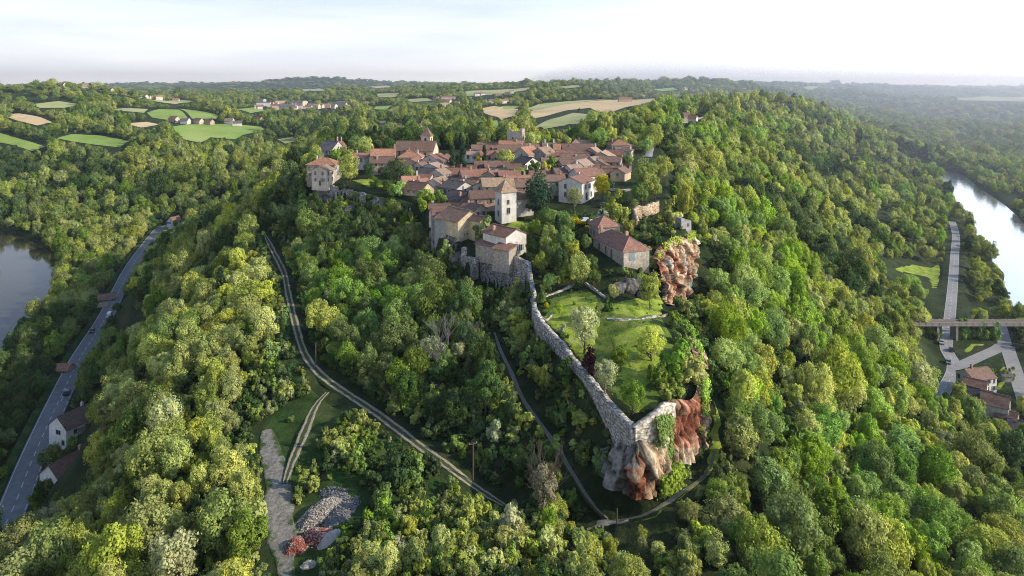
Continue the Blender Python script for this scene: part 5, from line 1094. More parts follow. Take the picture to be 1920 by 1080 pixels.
# rocks that crop out of the grass
def boulder(px,py,d,r,mat,seed):
    bm=bmesh.new(); bmesh.ops.create_icosphere(bm,subdivisions=3,radius=1); X,Y,Z=P(px,py,d); Z=hs(X,Y)
    for v in bm.verts:
        c=v.co; q=1+.35*float(fbm(np.array([c.x*1.6+seed]),np.array([c.y*1.6+c.z*1.3]),3)[0]); v.co=Vector((c.x*r*1.4*q,c.y*r*q,c.z*r*.95*q))
    me=bpy.data.meshes.new('rock_outcrop'); bm.to_mesh(me); bm.free(); me.materials.append(M[mat]); o=bpy.data.objects.new('rock_outcrop',me); COL.objects.link(o); o.location=(X,Y,Z); o.rotation_euler=(0,0,seed); return o
for k,(px,py,d,r,mt,lab) in enumerate([(1178,535,157,2.2,'rock_grey','grey rock knob right under the front wall of the spur house'),(1196,528,158,1.9,'rock_pale','pale rock at the front right corner of the spur house'),(1163,541,156,1.8,'rock_pale','pale boulder left of the grey knob under the spur house'),(1205,545,155,1.7,'rock_grey','grey boulder beside the big bush below the spur house'),(612,385,278,2.4,'rock_pale','tall pale crag in the trees under the west terrace'),(656,392,262,2.6,'rock_pale','broad pale crag below the retaining wall of the west terrace'),(858,470,187,1.9,'rock_grey','grey rock below the ruined gate'),(1215,655,130,1.2,'rock_pale','pale rock at the edge of the lower garden lawn')]):
    tag(boulder(px,py,d,r,mt,k+1.5),lab,'rock')
# ivy and creepers: patchy sheets of leaves on the walls
def ivy(line,z0,z1,mat,n,leaf=.42,seed=0,cover=.0):
    """line: polyline xyz (z ignored), z0/z1: lists of bottom and top heights along it"""
    L=resample(np.c_[np.asarray(line,float)[:,:2],z0,z1],.4); o=outward(L); g=np.random.default_rng(seed); i=g.integers(0,len(L),n); t=g.random(n); z=L[i,2]+(L[i,3]-L[i,2])*t
    k=fbm(i*.4/3+seed,z/2.5,3)>cover-.25*(1-t); i=i[k];z=z[k];n=len(i)
    d=.25+g.random(n)*.75+.7*fbm(i*.4/2,z/2,2); pos=np.c_[L[i,0]+o[i,0]*d+g.normal(size=n)*.3,L[i,1]+o[i,1]*d+g.normal(size=n)*.3,z]
    nr=np.c_[o[i,0],o[i,1],np.full(n,.5)]+g.normal(size=(n,3))*.5; nr/=np.linalg.norm(nr,axis=1)[:,None]; a=np.cross(nr,g.normal(size=(n,3))); a/=np.linalg.norm(a,axis=1)[:,None]; c=np.cross(nr,a); s=leaf*(.6+.8*g.random(n))[:,None]
    V=np.stack([pos-a*s*.5,pos+c*s*.35,pos+a*s*.5,pos-c*s*.35],1).reshape(-1,3)
    ob=mesh_np('ivy',V,np.arange(n*4).reshape(n,4),LM[mat]); tag(ob,kind='stuff'); return ob
def lw(a,b): i0,i1=int(a*len(LW)),max(int(a*len(LW))+3,int(b*len(LW))); return LW[i0:i1]
s_=lw(.36,.62); f_=foot(s_,2.5); ivy(s_,f_[:,2],s_[:,2]-3.8,'dark',7000,seed=1,cover=.05)
s_=lw(.60,.78); f_=foot(s_,2.0); ivy(s_,f_[:,2],s_[:,2]-2.2,'mid',5000,seed=2,cover=.10)
s_=lw(.78,1.0); f_=foot(s_,2.5); ivy(s_,f_[:,2]+2,s_[:,2]-3.6,'dark',6000,seed=3,cover=.0)
s_=lw(.12,.36); f_=foot(s_,2.5); ivy(s_,f_[:,2],f_[:,2]+6,'dark',6000,seed=4,cover=.03)
s_=np.array([P(1228,775,107.2),P(1238,765,108.5),P(1250,757,110)]); ivy(s_,[58.5,58.5,59],[68.6,68.6,67.6],'mid',4500,seed=5,cover=-.35)
s_=np.array([P(1236,800,106.5),P(1256,800,108),P(1270,800,109)]); ivy(s_,[57,57,57],[63,62,61.5],'lime',3500,seed=6,cover=-.1)
s_=np.array([P(1300,752,115),P(1312,735,119),P(1314,700,123)]); ivy(s_,[58,58.5,60],[63,66,68.5],'lime',4500,seed=7,cover=-.05)
ivy(et,foot(et,2)[:,2],et[:,2]+.8,'lime',9000,seed=8,cover=-.05)
ivy(np.array([P(660,356,272),P(676,360,268)]),[72,72],[79,78.5],'mid',2500,seed=9,cover=-.3)
ivy(gt2,foot(gt2,2)[:,2],gt2[:,2]+.5,'mid',7000,seed=10,cover=.0)
ivy(bt,bt[:,2]-.8,bt[:,2]+1.2,'olive',1500,seed=12,cover=.05)
# ------------------------------------------------------------------ garden trees and bushes, each by itself
BUSHME={sp:crown_mesh('foliage',sp,200+k,'round',rx=1.0,hh=1.75,z0=0.0,nblob=16,leaves=110,leaf=.26) for k,sp in enumerate(('dark','mid','yellow','olive','lime','pale','purple','gold','fresh'))}
TALLCON=crown_mesh('crown','conifer',301,'column',rx=1.15,hh=9.0,z0=.6,nblob=34,leaves=110,leaf=.4); WIDECON=crown_mesh('crown','conifer',302,'round',rx=3.6,hh=9.5,z0=.8,nblob=44,leaves=130,leaf=.45); CONECON=crown_mesh('crown','conifer',303,'cone',rx=2.4,hh=10,z0=.6,nblob=44,leaves=100,leaf=.42)
GOLDR=crown_mesh('crown','yellow',304,'round',rx=3.4,hh=7.6,z0=1.6,nblob=40,leaves=130); PALER=crown_mesh('crown','pale',305,'round',rx=3.3,hh=6.5,sparse=.45); GOLDT=crown_mesh('crown','gold',306,'round',rx=3.2,hh=7)
def tr_at(px,py,rr,ch,fn=h):
    d=np.exp(np.linspace(math.log(70),math.log(460),700)); X=(px-960)/F*d; z=CAMZ-(py-HY)/F*d; t=z-(h(X,d)+ch*rr*d/F); i=np.nonzero(t<0)[0]; i=i[0] if len(i) else -1; return X[i],d[i]
def gtree(px,py,rpx,me,label,name='garden_tree',sz=None,cat='tree',tall=1.0,grp=None,d=None):
    hgt={'col':5.1}.get(sz,5.6); rad={'col':1.5}.get(sz,3.7)
    if d is None: X,D=tr_at(px,py,rpx,hgt/rad*tall)
    else: D=d; X=(px-960)/F*d
    s=rpx*D/F/rad; o=empty(name,(X,D,hs(X,D)-.1),px*.7); o.scale=(s,s,s*tall); tag(o,label,cat,grp)
    for nm,m_ in(('trunk',TRUNKS[int(px)%3]),('crown',me)):
        c=bpy.data.objects.new(nm,m_); COL.objects.link(c); c.parent=o
    return o
def gbush(px,py,rpx,sp,label,tall=1.0,d=None,grp=None,name='bush'):
    if d is None: X,D=tr_at(px,py,rpx,.85*tall)
    else: D=d; X=(px-960)/F*d
    s=rpx*D/F/1.05; o=bpy.data.objects.new(name,BUSHME[sp]); COL.objects.link(o); o.location=(X,D,hs(X,D)-.1); o.rotation_euler=(0,0,px*.37); o.scale=(s,s,s*tall); tag(o,label,'bush',grp); return o
PM=lambda sp,sh='round':next((p['me'] for p in PROTO if p['sp']==sp and p['shape']==sh),None) or next(p['me'] for p in PROTO if p['sp']==sp)
for a in [(656,312,27,PM('olive','round'),'big round olive tree on the west terrace next to the corner house'),(691,317,13,PM('dark','round'),'dark round tree between the olive tree and the mansion'),(743,318,24,PM('dark','spread'),'broad dark round tree in front of the church quarter'),(765,322,14,PM('lime','round'),'lime-green crown as sunlit right flank of the broad dark tree'),  # lime crown: the dark tree's lit side put into a second crown's colour
 (664,271,16,PM('mid','round'),'green tree behind the terrace with a rounded top'),(686,273,19,GOLDR,'golden green dome tree behind the orange roofed cottage'),(719,265,15,PM('mid','spread'),'green tree left of the church nave'),(730,270,14,PM('dark','round'),'dark tree touching the west end of the church nave'),(630,288,11,PM('lime','round'),'small lime-green tree below the white gabled manor'),(642,284,11,PM('yellow','round'),'pale yellow-green tree above the big round olive tree'),
 (880,258,12,GOLDR,'rounded golden green tree beside the dark conifers near the keep'),(948,293,17,PM('yellow','spread'),'pale green spreading tree between the cypress and the grey gable'),(996,261,17,PM('yellow','round'),'light green tree just behind the keep'),(938,262,12,PM('dark','tall'),'dark narrow tree left of the keep'),
 (1130,348,20,GOLDT,'bright yellow-green egg shaped tree beside the big white house'),(1076,368,19,PALER,'thin pale tree with visible trunk in front of the big white house'),(1198,357,17,PM('fresh','spread'),'umbrella shaped dark green tree near the little hillside lawn'),(1213,332,30,PM('olive','round'),'large grey-green tree at the east edge of the village'),(1240,310,22,PM('olive','spread'),'olive tree behind the large grey-green one'),(1180,300,12,PM('mid','round'),'green tree below the orange villa'),(1185,280,8,CONECON,'small dark fir right of the cream annex'),
 (1003,425,15,PM('lime','round'),'lime-green tree at the end of the tower house lawn'),(1027,410,20,PM('mid','round'),'green tree between the tower house lawn and the big conifer'),(1060,415,20,PM('fresh','round'),'green tree below the thin pale tree'),(1030,450,24,PM('olive','tall'),'olive tree right of the white rampart house'),(1062,452,22,PM('mid','tall'),'tall green tree in the middle of the wooded garden'),(1015,492,17,PM('olive','tall'),'pale olive tree inside the bend of the rampart'),(1050,485,19,PM('dark','round'),'dark tree inside the bend of the rampart'),(1085,502,27,GOLDR,'yellow topped round tree above the top lawn'),
 (1097,608,38,PM('pale','round'),'large silvery orchard tree on the top lawn'),(1049,577,8,PM('lime','round'),'tiny standard tree on the top lawn'),(1151,545,13,GOLDR,'small yellow topped tree by the corner of two terrace walls'),(1220,635,29,PM('yellow','spread'),'light green orchard tree on the lower lawn'),(1134,700,30,PM('pale','round'),'silvery bushy tree by the curtain wall in the lower garden'),(1163,668,20,PM('mid','round'),'dark green tree in the middle of the lower garden'),(1187,738,27,PM('fresh','tall'),'green fruit tree nearest the prow'),(1218,541,27,PM('olive','round'),'large dense tree below the big orange cliff'),
 (775,528,22,GOLDR,'umbrella topped yellow-green pine in the shaded wood below the rampart'),(600,590,34,PM('yellow','round'),'broad pale crown beside the two-rut track'),(880,560,30,PM('fresh','round'),'bright green tree just below the rampart corner'),(1000,462,17,PM('dark','round'),'dark tree directly right of the lower red lean-to'),(1040,475,20,PM('mid','spread'),'spreading green tree in the middle of the wooded garden'),(1075,472,18,PM('olive','round'),'olive tree left of the slim dark conifer'),(1108,492,17,PM('dark','round'),'dark tree against the long wall of the spur house'),(1115,520,14,PM('mid','round'),'small green tree under the long wall of the spur house'),(1062,515,17,PM('mid','round'),'green tree above the pale dry-stone wall'),(1030,525,14,PM('fresh','round'),'fresh green tree beside the upper curtain wall'),(985,432,12,PM('mid','round'),'small tree right of the white rampart house gable'),(1100,455,13,PM('mid','tall'),'green tree below the parked white car'),(1178,425,14,PM('olive','round'),'olive tree behind the long ridge of the spur house'),(1160,440,9,PM('mid','round'),'small tree behind the square stone block'),(1205,365,13,PM('mid','round'),'green tree above the ruined wall'),(1228,352,17,PM('olive','round'),'olive tree right of the umbrella shaped tree'),(1215,440,10,PM('yellow','round'),'yellow-green small tree below the ruined wall')]:
    gtree(*a)
gtree(908,293,5.2,TALLCON,'single slim dark cypress among the red roofs','cypress','col',tall=1.25); gtree(767,262,3.6,TALLCON,'slim cypress behind the church nave','cypress','col',tall=1.1); gtree(848,298,7,TALLCON,'left of two dark cypresses below the church end','cypress','col',tall=1.1); gtree(868,300,8,TALLCON,'right of two dark cypresses below the church end','cypress','col',tall=1.05); gtree(858,308,6,TALLCON,'short cypress between the two dark ones below the church end','cypress','col',tall=.9)
gtree(864,264,11,CONECON,'dark broad conifer on the skyline of the village between church and keep','conifer'); gtree(876,268,8,CONECON,'smaller dark conifer touching the broad one near the keep','conifer')
gtree(1013,362,31,WIDECON,'great dark conifer between the tower house and the big white house','conifer',tall=1.05); gtree(1045,430,15,CONECON,'tall dark conifer in the wooded garden above the rampart bend','conifer',tall=1.3); gtree(1086,455,10,CONECON,'slim dark conifer left of the stone block of the spur house','conifer',tall=1.2)
for a in [(965,393,13,'lime','round light bush at the foot of the white tower house'),(898,436,20,'fresh','large green bush under the bright yellow gable'),(915,386,9,'dark','dark bush between peach house and tower house'),(1086,417,20,'gold','lime yellow clipped hedge above the parked white car',.35),(1040,402,18,'lime','light hedge beside the garden wall of the drive',.5),(1170,372,13,'mid','round bush by the end of the drive'),(1150,390,20,'olive','olive bush thicket behind the stone block'),(1165,402,17,'yellow','yellowish bush behind the stone block of the spur house'),(1203,424,10,'dark','clipped dark round bush under the ruined wall'),(1228,448,18,'dark','dark bush on the slope beside the big cliff'),(1250,402,17,'olive','olive scrub above the big orange cliff'),(1268,408,13,'yellow','yellowish scrub on the brow of the big cliff'),(1210,470,13,'lime','light scrub strip beside the spur house'),(1222,492,14,'yellow','yellow scrub between spur house and cliff'),
 (1018,559,13,'mid','rounded hedge bush at the top of the curtain wall'),(1024,574,6,'gold','small yellow flowering bush in the stone planter'),(1085,588,13,'pale','silver bush beside the orchard tree'),(1118,594,17,'mid','dark green bush right of the silver one'),(1053,618,10,'pale','grey bush by the curtain wall'),(1062,628,8,'lime','small bright bush by the curtain wall'),(1108,686,20,'purple','dark purple bush in the lower garden'),(1140,575,7,'dark','dark pillar bush between the two upper lawns',2.0),(1262,600,17,'mid','first clump of the ivy clad hedge by the small lawn'),(1275,625,20,'mid','second clump of the ivy clad hedge downhill'),(1288,655,24,'lime','light clump where the hedge meets the cliff edge'),(1254,682,30,'fresh','dense green thicket on the right side of the lower garden'),(1290,695,28,'yellow','yellowish thicket on the right cliff edge'),(1235,708,26,'mid','dark thicket above the prow'),(1270,735,18,'olive','dry olive scrub on top of the red cliff'),(1245,738,13,'olive','dry scrub behind the top of the short pale wall'),
 (1277,882,22,'fresh','leafy green shrub at the foot of the red cliff'),(795,366,14,'lime','lit bush below the blank yellow gable'),(822,372,16,'mid','green bush between the yellow gable and the pink gable house'),(746,362,17,'lime','lime bush at the cliff edge below the white cottage'),(700,345,9,'fresh','small bush on the terrace lawn'),(722,350,10,'mid','green bush at the end of the terrace lawn'),(978,323,20,'lime','light green hedge row between the brown roofs',.5),(1003,317,15,'mid','green bush under the white gable of the slate roofed house'),(1022,318,11,'gold','yellow bush in the shady courtyard'),(1035,308,14,'mid','green shrub in front of the low brown range'),(899,303,8,'gold','yellow bush beside the single cypress'),(800,380,20,'mid','dense green bush at the cliff edge left of the slate roof'),(640,350,8,'dark','dark bush on the retaining wall of the west terrace'),(842,345,7,'dark','dark bush by the white blank gabled barn'),(1145,345,8,'dark','dark bush right of the yellow-green egg shaped tree'),(1052,330,8,'mid','shrub by the west wall of the big white house'),(786,319,7,'dark','dark shrub between the broad pale gable and the lime-green crown'),(874,353,7,'dark','dark shrub beside the slate roof above the pink gable'),(925,375,7,'mid','shrub squeezed between peach house and tower house',1.3),(1010,301,7,'dark','dark shrub between white gable and pale tan tiled house'),(1068,302,6,'mid','shrub between the largest roof and the shady courtyard'),(1108,297,6,'dark','dark shrub under the pinkish lit gable'),(1152,313,6,'mid','shrub between the tan barns and the east edge houses'),(843,337,6,'dark','small dark shrub in front of the long row house'),(945,318,6,'mid','shrub right of the square window cottage'),(720,322,8,'dark','dark shrub by the arched doorway of the mansion')]:
    gbush(*a[:5],tall=a[5] if len(a)>5 else 1.0)
for k,px in enumerate((1728,1740,1752,1762)): gbush(px,624,10,'mid','tall dense shrub left of the valley road under the railway bridge',tall=1.3,d=312,grp='shrubs under the railway bridge')
for k,px in enumerate((1801,1811,1822,1833,1844,1855,1863)): gbush(px,626,11,('fresh','mid')[k%2],'tall dense shrub right of the valley road under the railway bridge',tall=1.3,d=312,grp='shrubs under the railway bridge')
for k,(px,py) in enumerate(((1862,669),(1856,676),(1848,684),(1898,735),(1890,740),(1880,742))): gbush(px,py,9,('mid','olive')[k%2],'bush on the lawns beside the eastern lane',grp='bushes by the eastern lane',d=272-k)
# bare trees
for px,py,hh,d,lab,mt in [(826,742,10,143,'grey leafless dead tree standing in the shaded wood','palebark'),(880,690,6,152,'small grey bare tree by the footpath in the shaded wood','palebark'),(1022,985,10,103,'brownish bare crowned tree left of the footpath end','bark')]:
    X,Y,_=P(px,py,d); o=empty('bare_tree',(X,Y,hs(X,Y))); tag(o,lab,'tree'); t=bpy.data.objects.new('trunk',trunk_mesh(int(px),hh*.75,.24,12,hh*.33,mt,3)); COL.objects.link(t); t.parent=o
    if mt=='bark': c=bpy.data.objects.new('crown',PM('dry','tall')); COL.objects.link(c); c.parent=o; c.scale=(.9,.9,.95)
# undergrowth: bushes nobody could count, under and between the trees
def undergrowth():
    n=26000; gx=rng.uniform(-95,120,n); gy=rng.uniform(72,270,n); a=np.degrees(np.arctan2(gx,gy)); k=(np.abs(a)<44); gx,gy=gx[k],gy[k]
    ok=np.ones(len(gx),bool); s=sdist(gx,gy,SPUR); gard=(s>1.2)&(gy<215)&(gx>3)&~((gy>166)&(rng.random(len(gx))<.35)); ok&=(s<-1.5)|gard
    ok&=~((gx>30)&(gy>150)&(gy<205)&(s<0)&(s>-7)&(rng.random(len(gx))<.9))
    for line,hw in ROADS: ok&=pdist(gx,gy,np.asarray(line)[:,:2])[0]>hw+1.0
    for hx,hy,hr in HOUSE_SPOTS: ok&=(gx-hx)**2+(gy-hy)**2>(hr+.8)**2
    for px,py,r_ in PILE_SPOTS: ok&=(gx-px)**2+(gy-py)**2>(r_+.6)**2
    gx,gy=gx[ok],gy[ok]; cl=sdist(gx,gy,np.array(CLEAR)); nn=fbm(gx/7+9,gy/7,3); px=960+F*gx/gy; 
    inside=cl>0; keep=np.where(inside,(nn>.0-.36*np.clip((px-580)/110,-1.0,1)),nn>-.35)&~((inside)&(px<560)&(nn<.25)); east=(px>1130)&(gy<125); keep&=~(east&(nn<np.where(gx>30,-.05,.3))); gg=sdist(gx,gy,SPUR)>0; keep=np.where(gg,(rng.random(len(gx))<np.where(gy>160,.40,.11))|((nn>.2)&(rng.random(len(gx))<.35)&(px>1180)),keep)
    gx,gy,nn,inside=gx[keep],gy[keep],nn[keep],inside[keep]; z=h(gx,gy)-.1; q=rng.random(len(gx)); u=nn*1.2+rng.normal(0,.25,len(gx))
    names=list(BUSHME); kd=np.where(u>.45,names.index('yellow'),np.where(u>.2,names.index('olive'),np.where(u>-.1,names.index('mid'),names.index('dark'))))
    kd=np.where(q<.04,names.index('pale'),kd); kd=np.where(q>.93,names.index('fresh'),kd)
    sc=np.exp(rng.normal(-.25,.35,len(gx)))*np.where(inside,.95,1.15)*np.where(sdist(gx,gy,SPUR)>0,np.where(gy>160,.62,.30),1)
    return gx,gy,z,sc,sc*rng.uniform(.6,1.2,len(gx)),rng.random(len(gx))*6.28,kd
firstbush={}
for o in COL.objects:
    if o.type=='MESH' and o.data in BUSHME.values(): firstbush.setdefault(list(BUSHME.values()).index(o.data),o)
# ------------------------------------------------------------------ heaps, poles, vehicles, bridge
M['tilered']=simple('broken_tile',(.30,.085,.06),.9,3,.5,.3); M['rubblegrey']=simple('grey_rubble',(.30,.27,.225),.95,3,.4,.3); M['rubblepale']=simple('pale_sand',(.50,.44,.36),.95,3,.15,.3); M['slate']=simple('dark_grit',(.15,.15,.155),.9,2,.4,.4)
def heap(px,py,rx,ry,hh,rot,mat,mat2,label,chunks=500,cs=.28,seed=0):
    X,Y,_=ground(px,py); g=random.Random(seed); mb=MB(); n=30; rings=12
    def surf(a,t):
        q=.85+.3*float(fbm(np.array([math.cos(a)*1.3+seed*3]),np.array([math.sin(a)*1.3+seed]),2)[0]); r=t*q
        x,y=math.cos(a)*r*rx,math.sin(a)*r*ry; c,s=math.cos(rot),math.sin(rot); xx,yy=X+x*c-y*s,Y+x*s+y*c
        e=max(0,1-t*t)**1.15*(1+.35*float(fbm(np.array([xx/1.6]),np.array([yy/1.6]),3)[0]))
        return xx,yy,hh*e
    pts=[]; 
    for i in range(rings+1):
        for k in range(n): pts.append(surf(2*math.pi*k/n,(i/rings)))
    A=np.array(pts); zz=h(A[:,0],A[:,1]); A[:,2]+=zz-.05; A[rings*n:,2]-=.5
    mb.add(A.tolist(),[(i*n+k,(i+1)*n+k,(i+1)*n+(k+1)%n,i*n+(k+1)%n) for i in range(rings) for k in range(n)],0)
    C=[surf(g.random()*6.283,g.random()**.55*1.06) for _ in range(chunks)]; C=np.array(C); zc=h(C[:,0],C[:,1])+C[:,2]
    for (x,y,_),z in zip(C,zc):
        s=cs*g.uniform(.5,1.5); b=len(mb.v); mb.box((0,0,0),(s,s*g.uniform(.5,.9),s*g.uniform(.25,.6)),0,1 if g.random()<.35 else 0)
        m_=Matrix.Translation((x,y,z+.02))@Matrix.Rotation(g.uniform(0,6),4,'Z')@Matrix.Rotation(g.uniform(-.7,.7),4,'X')
        for q in range(b,len(mb.v)): mb.v[q]=tuple(m_@Vector(mb.v[q]))
    o=mb.build('rubble_heap',[mat,mat2]); tag(o,label,'heap'); PILE_SPOTS.append((X,Y,max(rx,ry))); return o
PILE_SPOTS=[]
heap(598,965,4.2,2.5,1.5,.65,M['rubblegrey'],M['rubblepale'],'long grey gravel heap at the edge of the yard',900,.22,1)
heap(640,960,2.6,4.4,.5,-.3,M['slate'],M['rubblegrey'],'low dark blue-grey grit spread right of the gravel heap',250,.2,2)
heap(627,928,3.6,1.8,.5,-.5,M['slate'],M['rubblegrey'],'dusky earth bank curving behind the gravel heap',200,.2,12)
heap(592,1010,3.0,1.9,1.2,-.45,M['tilered'],M['rubblepale'],'larger heap of broken red roof tiles',900,.25,3)
heap(554,1027,1.7,2.2,1.1,.2,M['tilered'],M['rubblegrey'],'smaller heap of broken red roof tiles beside the gravel track',700,.25,4)
heap(614,1013,2.2,1.9,.8,.2,M['rubblepale'],M['rubblepale'],'white sand heap behind the larger red tile heap',80,.12,5)
heap(577,1062,1.5,1.1,.75,.3,M['rubblepale'],M['rubblepale'],'smooth cream coloured sand heap nearest the bottom',60,.1,6)
M['polewood']=simple('pole_wood',(.16,.085,.06),.9,4,.3)
for px,py,d,hh,lab in [(887,925,114.5,6.6,'brown wooden utility pole with a crossbar at the low end of the track'),(725,790,140,5.5,'brown wooden utility pole halfway along the two-rut track'),(592,690,152,5,'thin wooden pole where the track meets the wood'),(1157,985,103,2.5,'short wooden post by the end of the footpath')]:
    X,Y,_=P(px,py,d); o=empty('utility_pole',(X,Y,hs(X,Y)),.4); tag(o,lab,'pole'); mb=MB(); mb.tube((0,0,-.8),(0,0,hh),.14,.09,8); mb.build('pole',M['polewood'],o)
    if hh>5.2:
        mb=MB(); mb.box((0,0,hh-.25),(1.5,.1,.12)); c=mb.build('crossbar',M['polewood'],o)
        for dx in(-.6,.6): mb=MB(); mb.tube((dx,0,hh-.19),(dx,0,hh+.02),.06,.05,6); mb.build('insulator',M['frame'],c)
# cars
def paint(name,col,rough=.35): 
    m,nt,nodes,l=nmat('paint_'+name); b=finish(nt,col,rough,spec=.5,metal=.0); b.inputs['Coat Weight'].default_value=.4; return m
PAINT={'white':paint('white',(.75,.75,.74)),'dark':paint('dark',(.02,.025,.032)),'blue':paint('blue',(.05,.12,.26)),'silver':paint('silver',(.42,.43,.44)),'grey':paint('grey',(.13,.135,.14))}
M['tyre']=simple('tyre',(.02,.02,.02),.9); M['rim']=simple('rim',(.45,.45,.46),.35,metal=.8); M['cglass']=simple('car_glass',(.02,.025,.03),.08,spec=.6); M['lampw']=simple('headlight',(.8,.8,.75),.2); M['lampr']=simple('taillight',(.4,.02,.02),.3)
def prof_mesh(mb,prof,hw,taper_z,mi=0):
    """side profile (x,z) extruded across; narrower above taper_z"""
    n=len(prof); vs=[]
    for sgn in(-1,1):
        for x,z in prof: vs.append((x,sgn*(hw if z<taper_z else hw*.80),z))
    mb.add(vs,[tuple(range(n))[::-1] if False else tuple(range(n)),tuple(range(2*n-1,n-1,-1))]+[((k+1)%n,k,n+k,n+(k+1)%n) for k in range(n)],mi)
def car(x,y,z,yaw,col,label,van=False,grp=None):
    o=empty('van' if van else 'car',(x,y,z),yaw); tag(o,label,'van' if van else 'car',grp); mb=MB()
    if van: body=[(-2.6,.35),(2.55,.35),(2.6,.95),(2.0,1.2),(1.45,2.2),(1.2,2.35),(-2.55,2.35),(-2.62,1.2)]; glass=[(1.92,1.22),(1.42,2.08),(.55,2.08),(.55,1.22)]; hw=.98; wx=(1.65,-1.6)
    else: body=[(-2.1,.35),(2.1,.35),(2.15,.75),(1.15,.92),(.45,1.42),(-1.15,1.45),(-1.85,1.0),(-2.12,.92)]; glass=[(1.0,.95),(.40,1.36),(-1.1,1.38),(-1.7,1.0)]; hw=.88; wx=(1.35,-1.3)
    prof_mesh(mb,body,hw,1.15); mb.build('body',PAINT[col],o)
    mb=MB(); prof_mesh(mb,glass,hw*.815+.08,9); 
    mb.build('side_window',M['cglass'],o); mb=MB()
    if van: mb.add([(2.02,-.8,1.22),(2.02,.8,1.22),(1.5,.74,2.12),(1.5,-.74,2.12)],[(0,1,2,3)])
    else: mb.add([(1.12,-.76,.96),(1.12,.76,.96),(.49,.66,1.40),(.49,-.66,1.40)],[(0,1,2,3)])
    mb.build('windscreen',M['cglass'],o)
    if not van: mb=MB(); mb.add([(-1.22,-.66,1.44),(-1.22,.66,1.44),(-1.84,.76,1.04),(-1.84,-.76,1.04)],[(0,1,2,3)]); mb.build('rear_window',M['cglass'],o)
    for X in wx:
        for s in(-1,1):
            w=MB(); w.tube((X,s*(hw-.2),.33),(X,s*(hw+.03),.33),.33,.33,14); wo_=w.build('wheel',M['tyre'],o); w=MB(); w.tube((X,s*(hw+.0),.33),(X,s*(hw+.045),.33),.2,.2,10); w.build('rim',M['rim'],wo_)
    fx=2.57 if van else 2.11; 
    for s in(-1,1):
        w=MB(); w.box((fx,s*hw*.72,.72),(.1,.3,.15)); w.build('headlight',M['lampw'],o); w=MB(); w.box((-fx-.02,s*hw*.78,.85),(.08,.22,.2)); w.build('taillight',M['lampr'],o)
    return o
def on_road(px,py,line,off,col,label,flip=False,van=False):
    X,Y,_=G(px,py,10 if line is MAIN else 6); L=np.asarray(line); i=np.argmin((L[:,0]-X)**2+(L[:,1]-Y)**2); i=min(max(i,1),len(L)-2); t=L[i+1]-L[i-1]; t=t/np.linalg.norm(t[:2]); 
    x=L[i,0]+t[1]*off; y=L[i,1]-t[0]*off; return car(x,y,L[i,2]+.02,math.atan2(t[1],t[0])+(math.pi if flip else 0),col,label,van,'vehicles on the valley roads')
on_road(211,592,MAIN,1.8,'white','white van on the western road beside the grey flat roofed workshop',False,True)
on_road(182,619,MAIN,-1.7,'dark','dark car on the western road below the white van',True); on_road(129,738,MAIN,1.8,'dark','dark car on the western road above the white roadside house')
on_road(64,866,MAIN,3.0,'blue','blue car at the edge of the western road near the dark red roofed house')
on_road(1773,643,VAL,-1.6,'silver','silver car on the eastern road just below the railway bridge',True); on_road(1780,659,VAL,1.7,'dark','black car in the right lane of the eastern road'); on_road(1771,679,VAL,-1.8,'grey','grey car lowest on the eastern road',True)
X,Y,_=P(114,803,211); car(X-1.5,Y,hs(X-1.5,Y)+.05,1.2,'white','white car parked beside the white roadside house'); X,Y,_=P(1101,432,196); car(X,Y,hs(X,Y)+.05,.2,'white','white car parked under the lime yellow hedge by the spur house')
X,Y,_=P(1134,383,226); car(X,Y,hs(X,Y)+.1,.9,'grey','grey car on the drive beside the big white house')
# railway bridge
M['concrete']=simple('concrete',(.30,.27,.24),.9,.6,.25,.2); M['ballast']=simple('ballast',(.30,.25,.21),.95,2,.4,.4); M['steel']=simple('rusty_rail',(.20,.13,.10),.6,2,.3,metal=.3)
y0=312; zb=13.2; br=empty('railway_bridge',(212,y0,0)); tag(br,'low railway bridge with brown parapets crossing the eastern road and river','bridge')
mb=MB(); mb.box((45,0,zb-.4),(200,5.2,.7)); mb.build('deck',M['concrete'],br); mb=MB(); mb.box((45,0,zb+.06),(199.6,3.6,.2)); bl=mb.build('ballast',M['ballast'],br)
for s in(-.75,.75): mb=MB(); mb.box((45,s,zb+.24),(199.4,.1,.16)); mb.build('rail',M['steel'],bl)
for s in(-2.45,2.45):
    mb=MB(); mb.box((45,s,zb+.35),(200.2,.18,.8))
    for k in range(66): mb.box((-54+k*3,s+(.14 if s>0 else -.14),zb+.35),(.25,.12,1.3))
    mb.build('parapet',M['ballast'],br)
for xx in(-33,-21.5,-13,18,36,62,88,114): mb=MB(); mb.box((xx,0,zb/2-2.5),(1.0,4.2,zb+3.2)); mb.build('pier',M['concrete'],br)
# now the woods' floor
bx_,by_,bz_,bs_,bh_,br_,bk_=undergrowth(); scatter_stuff('undergrowth',bx_,by_,bz_,bs_,bh_,br_,bk_,firstbush)
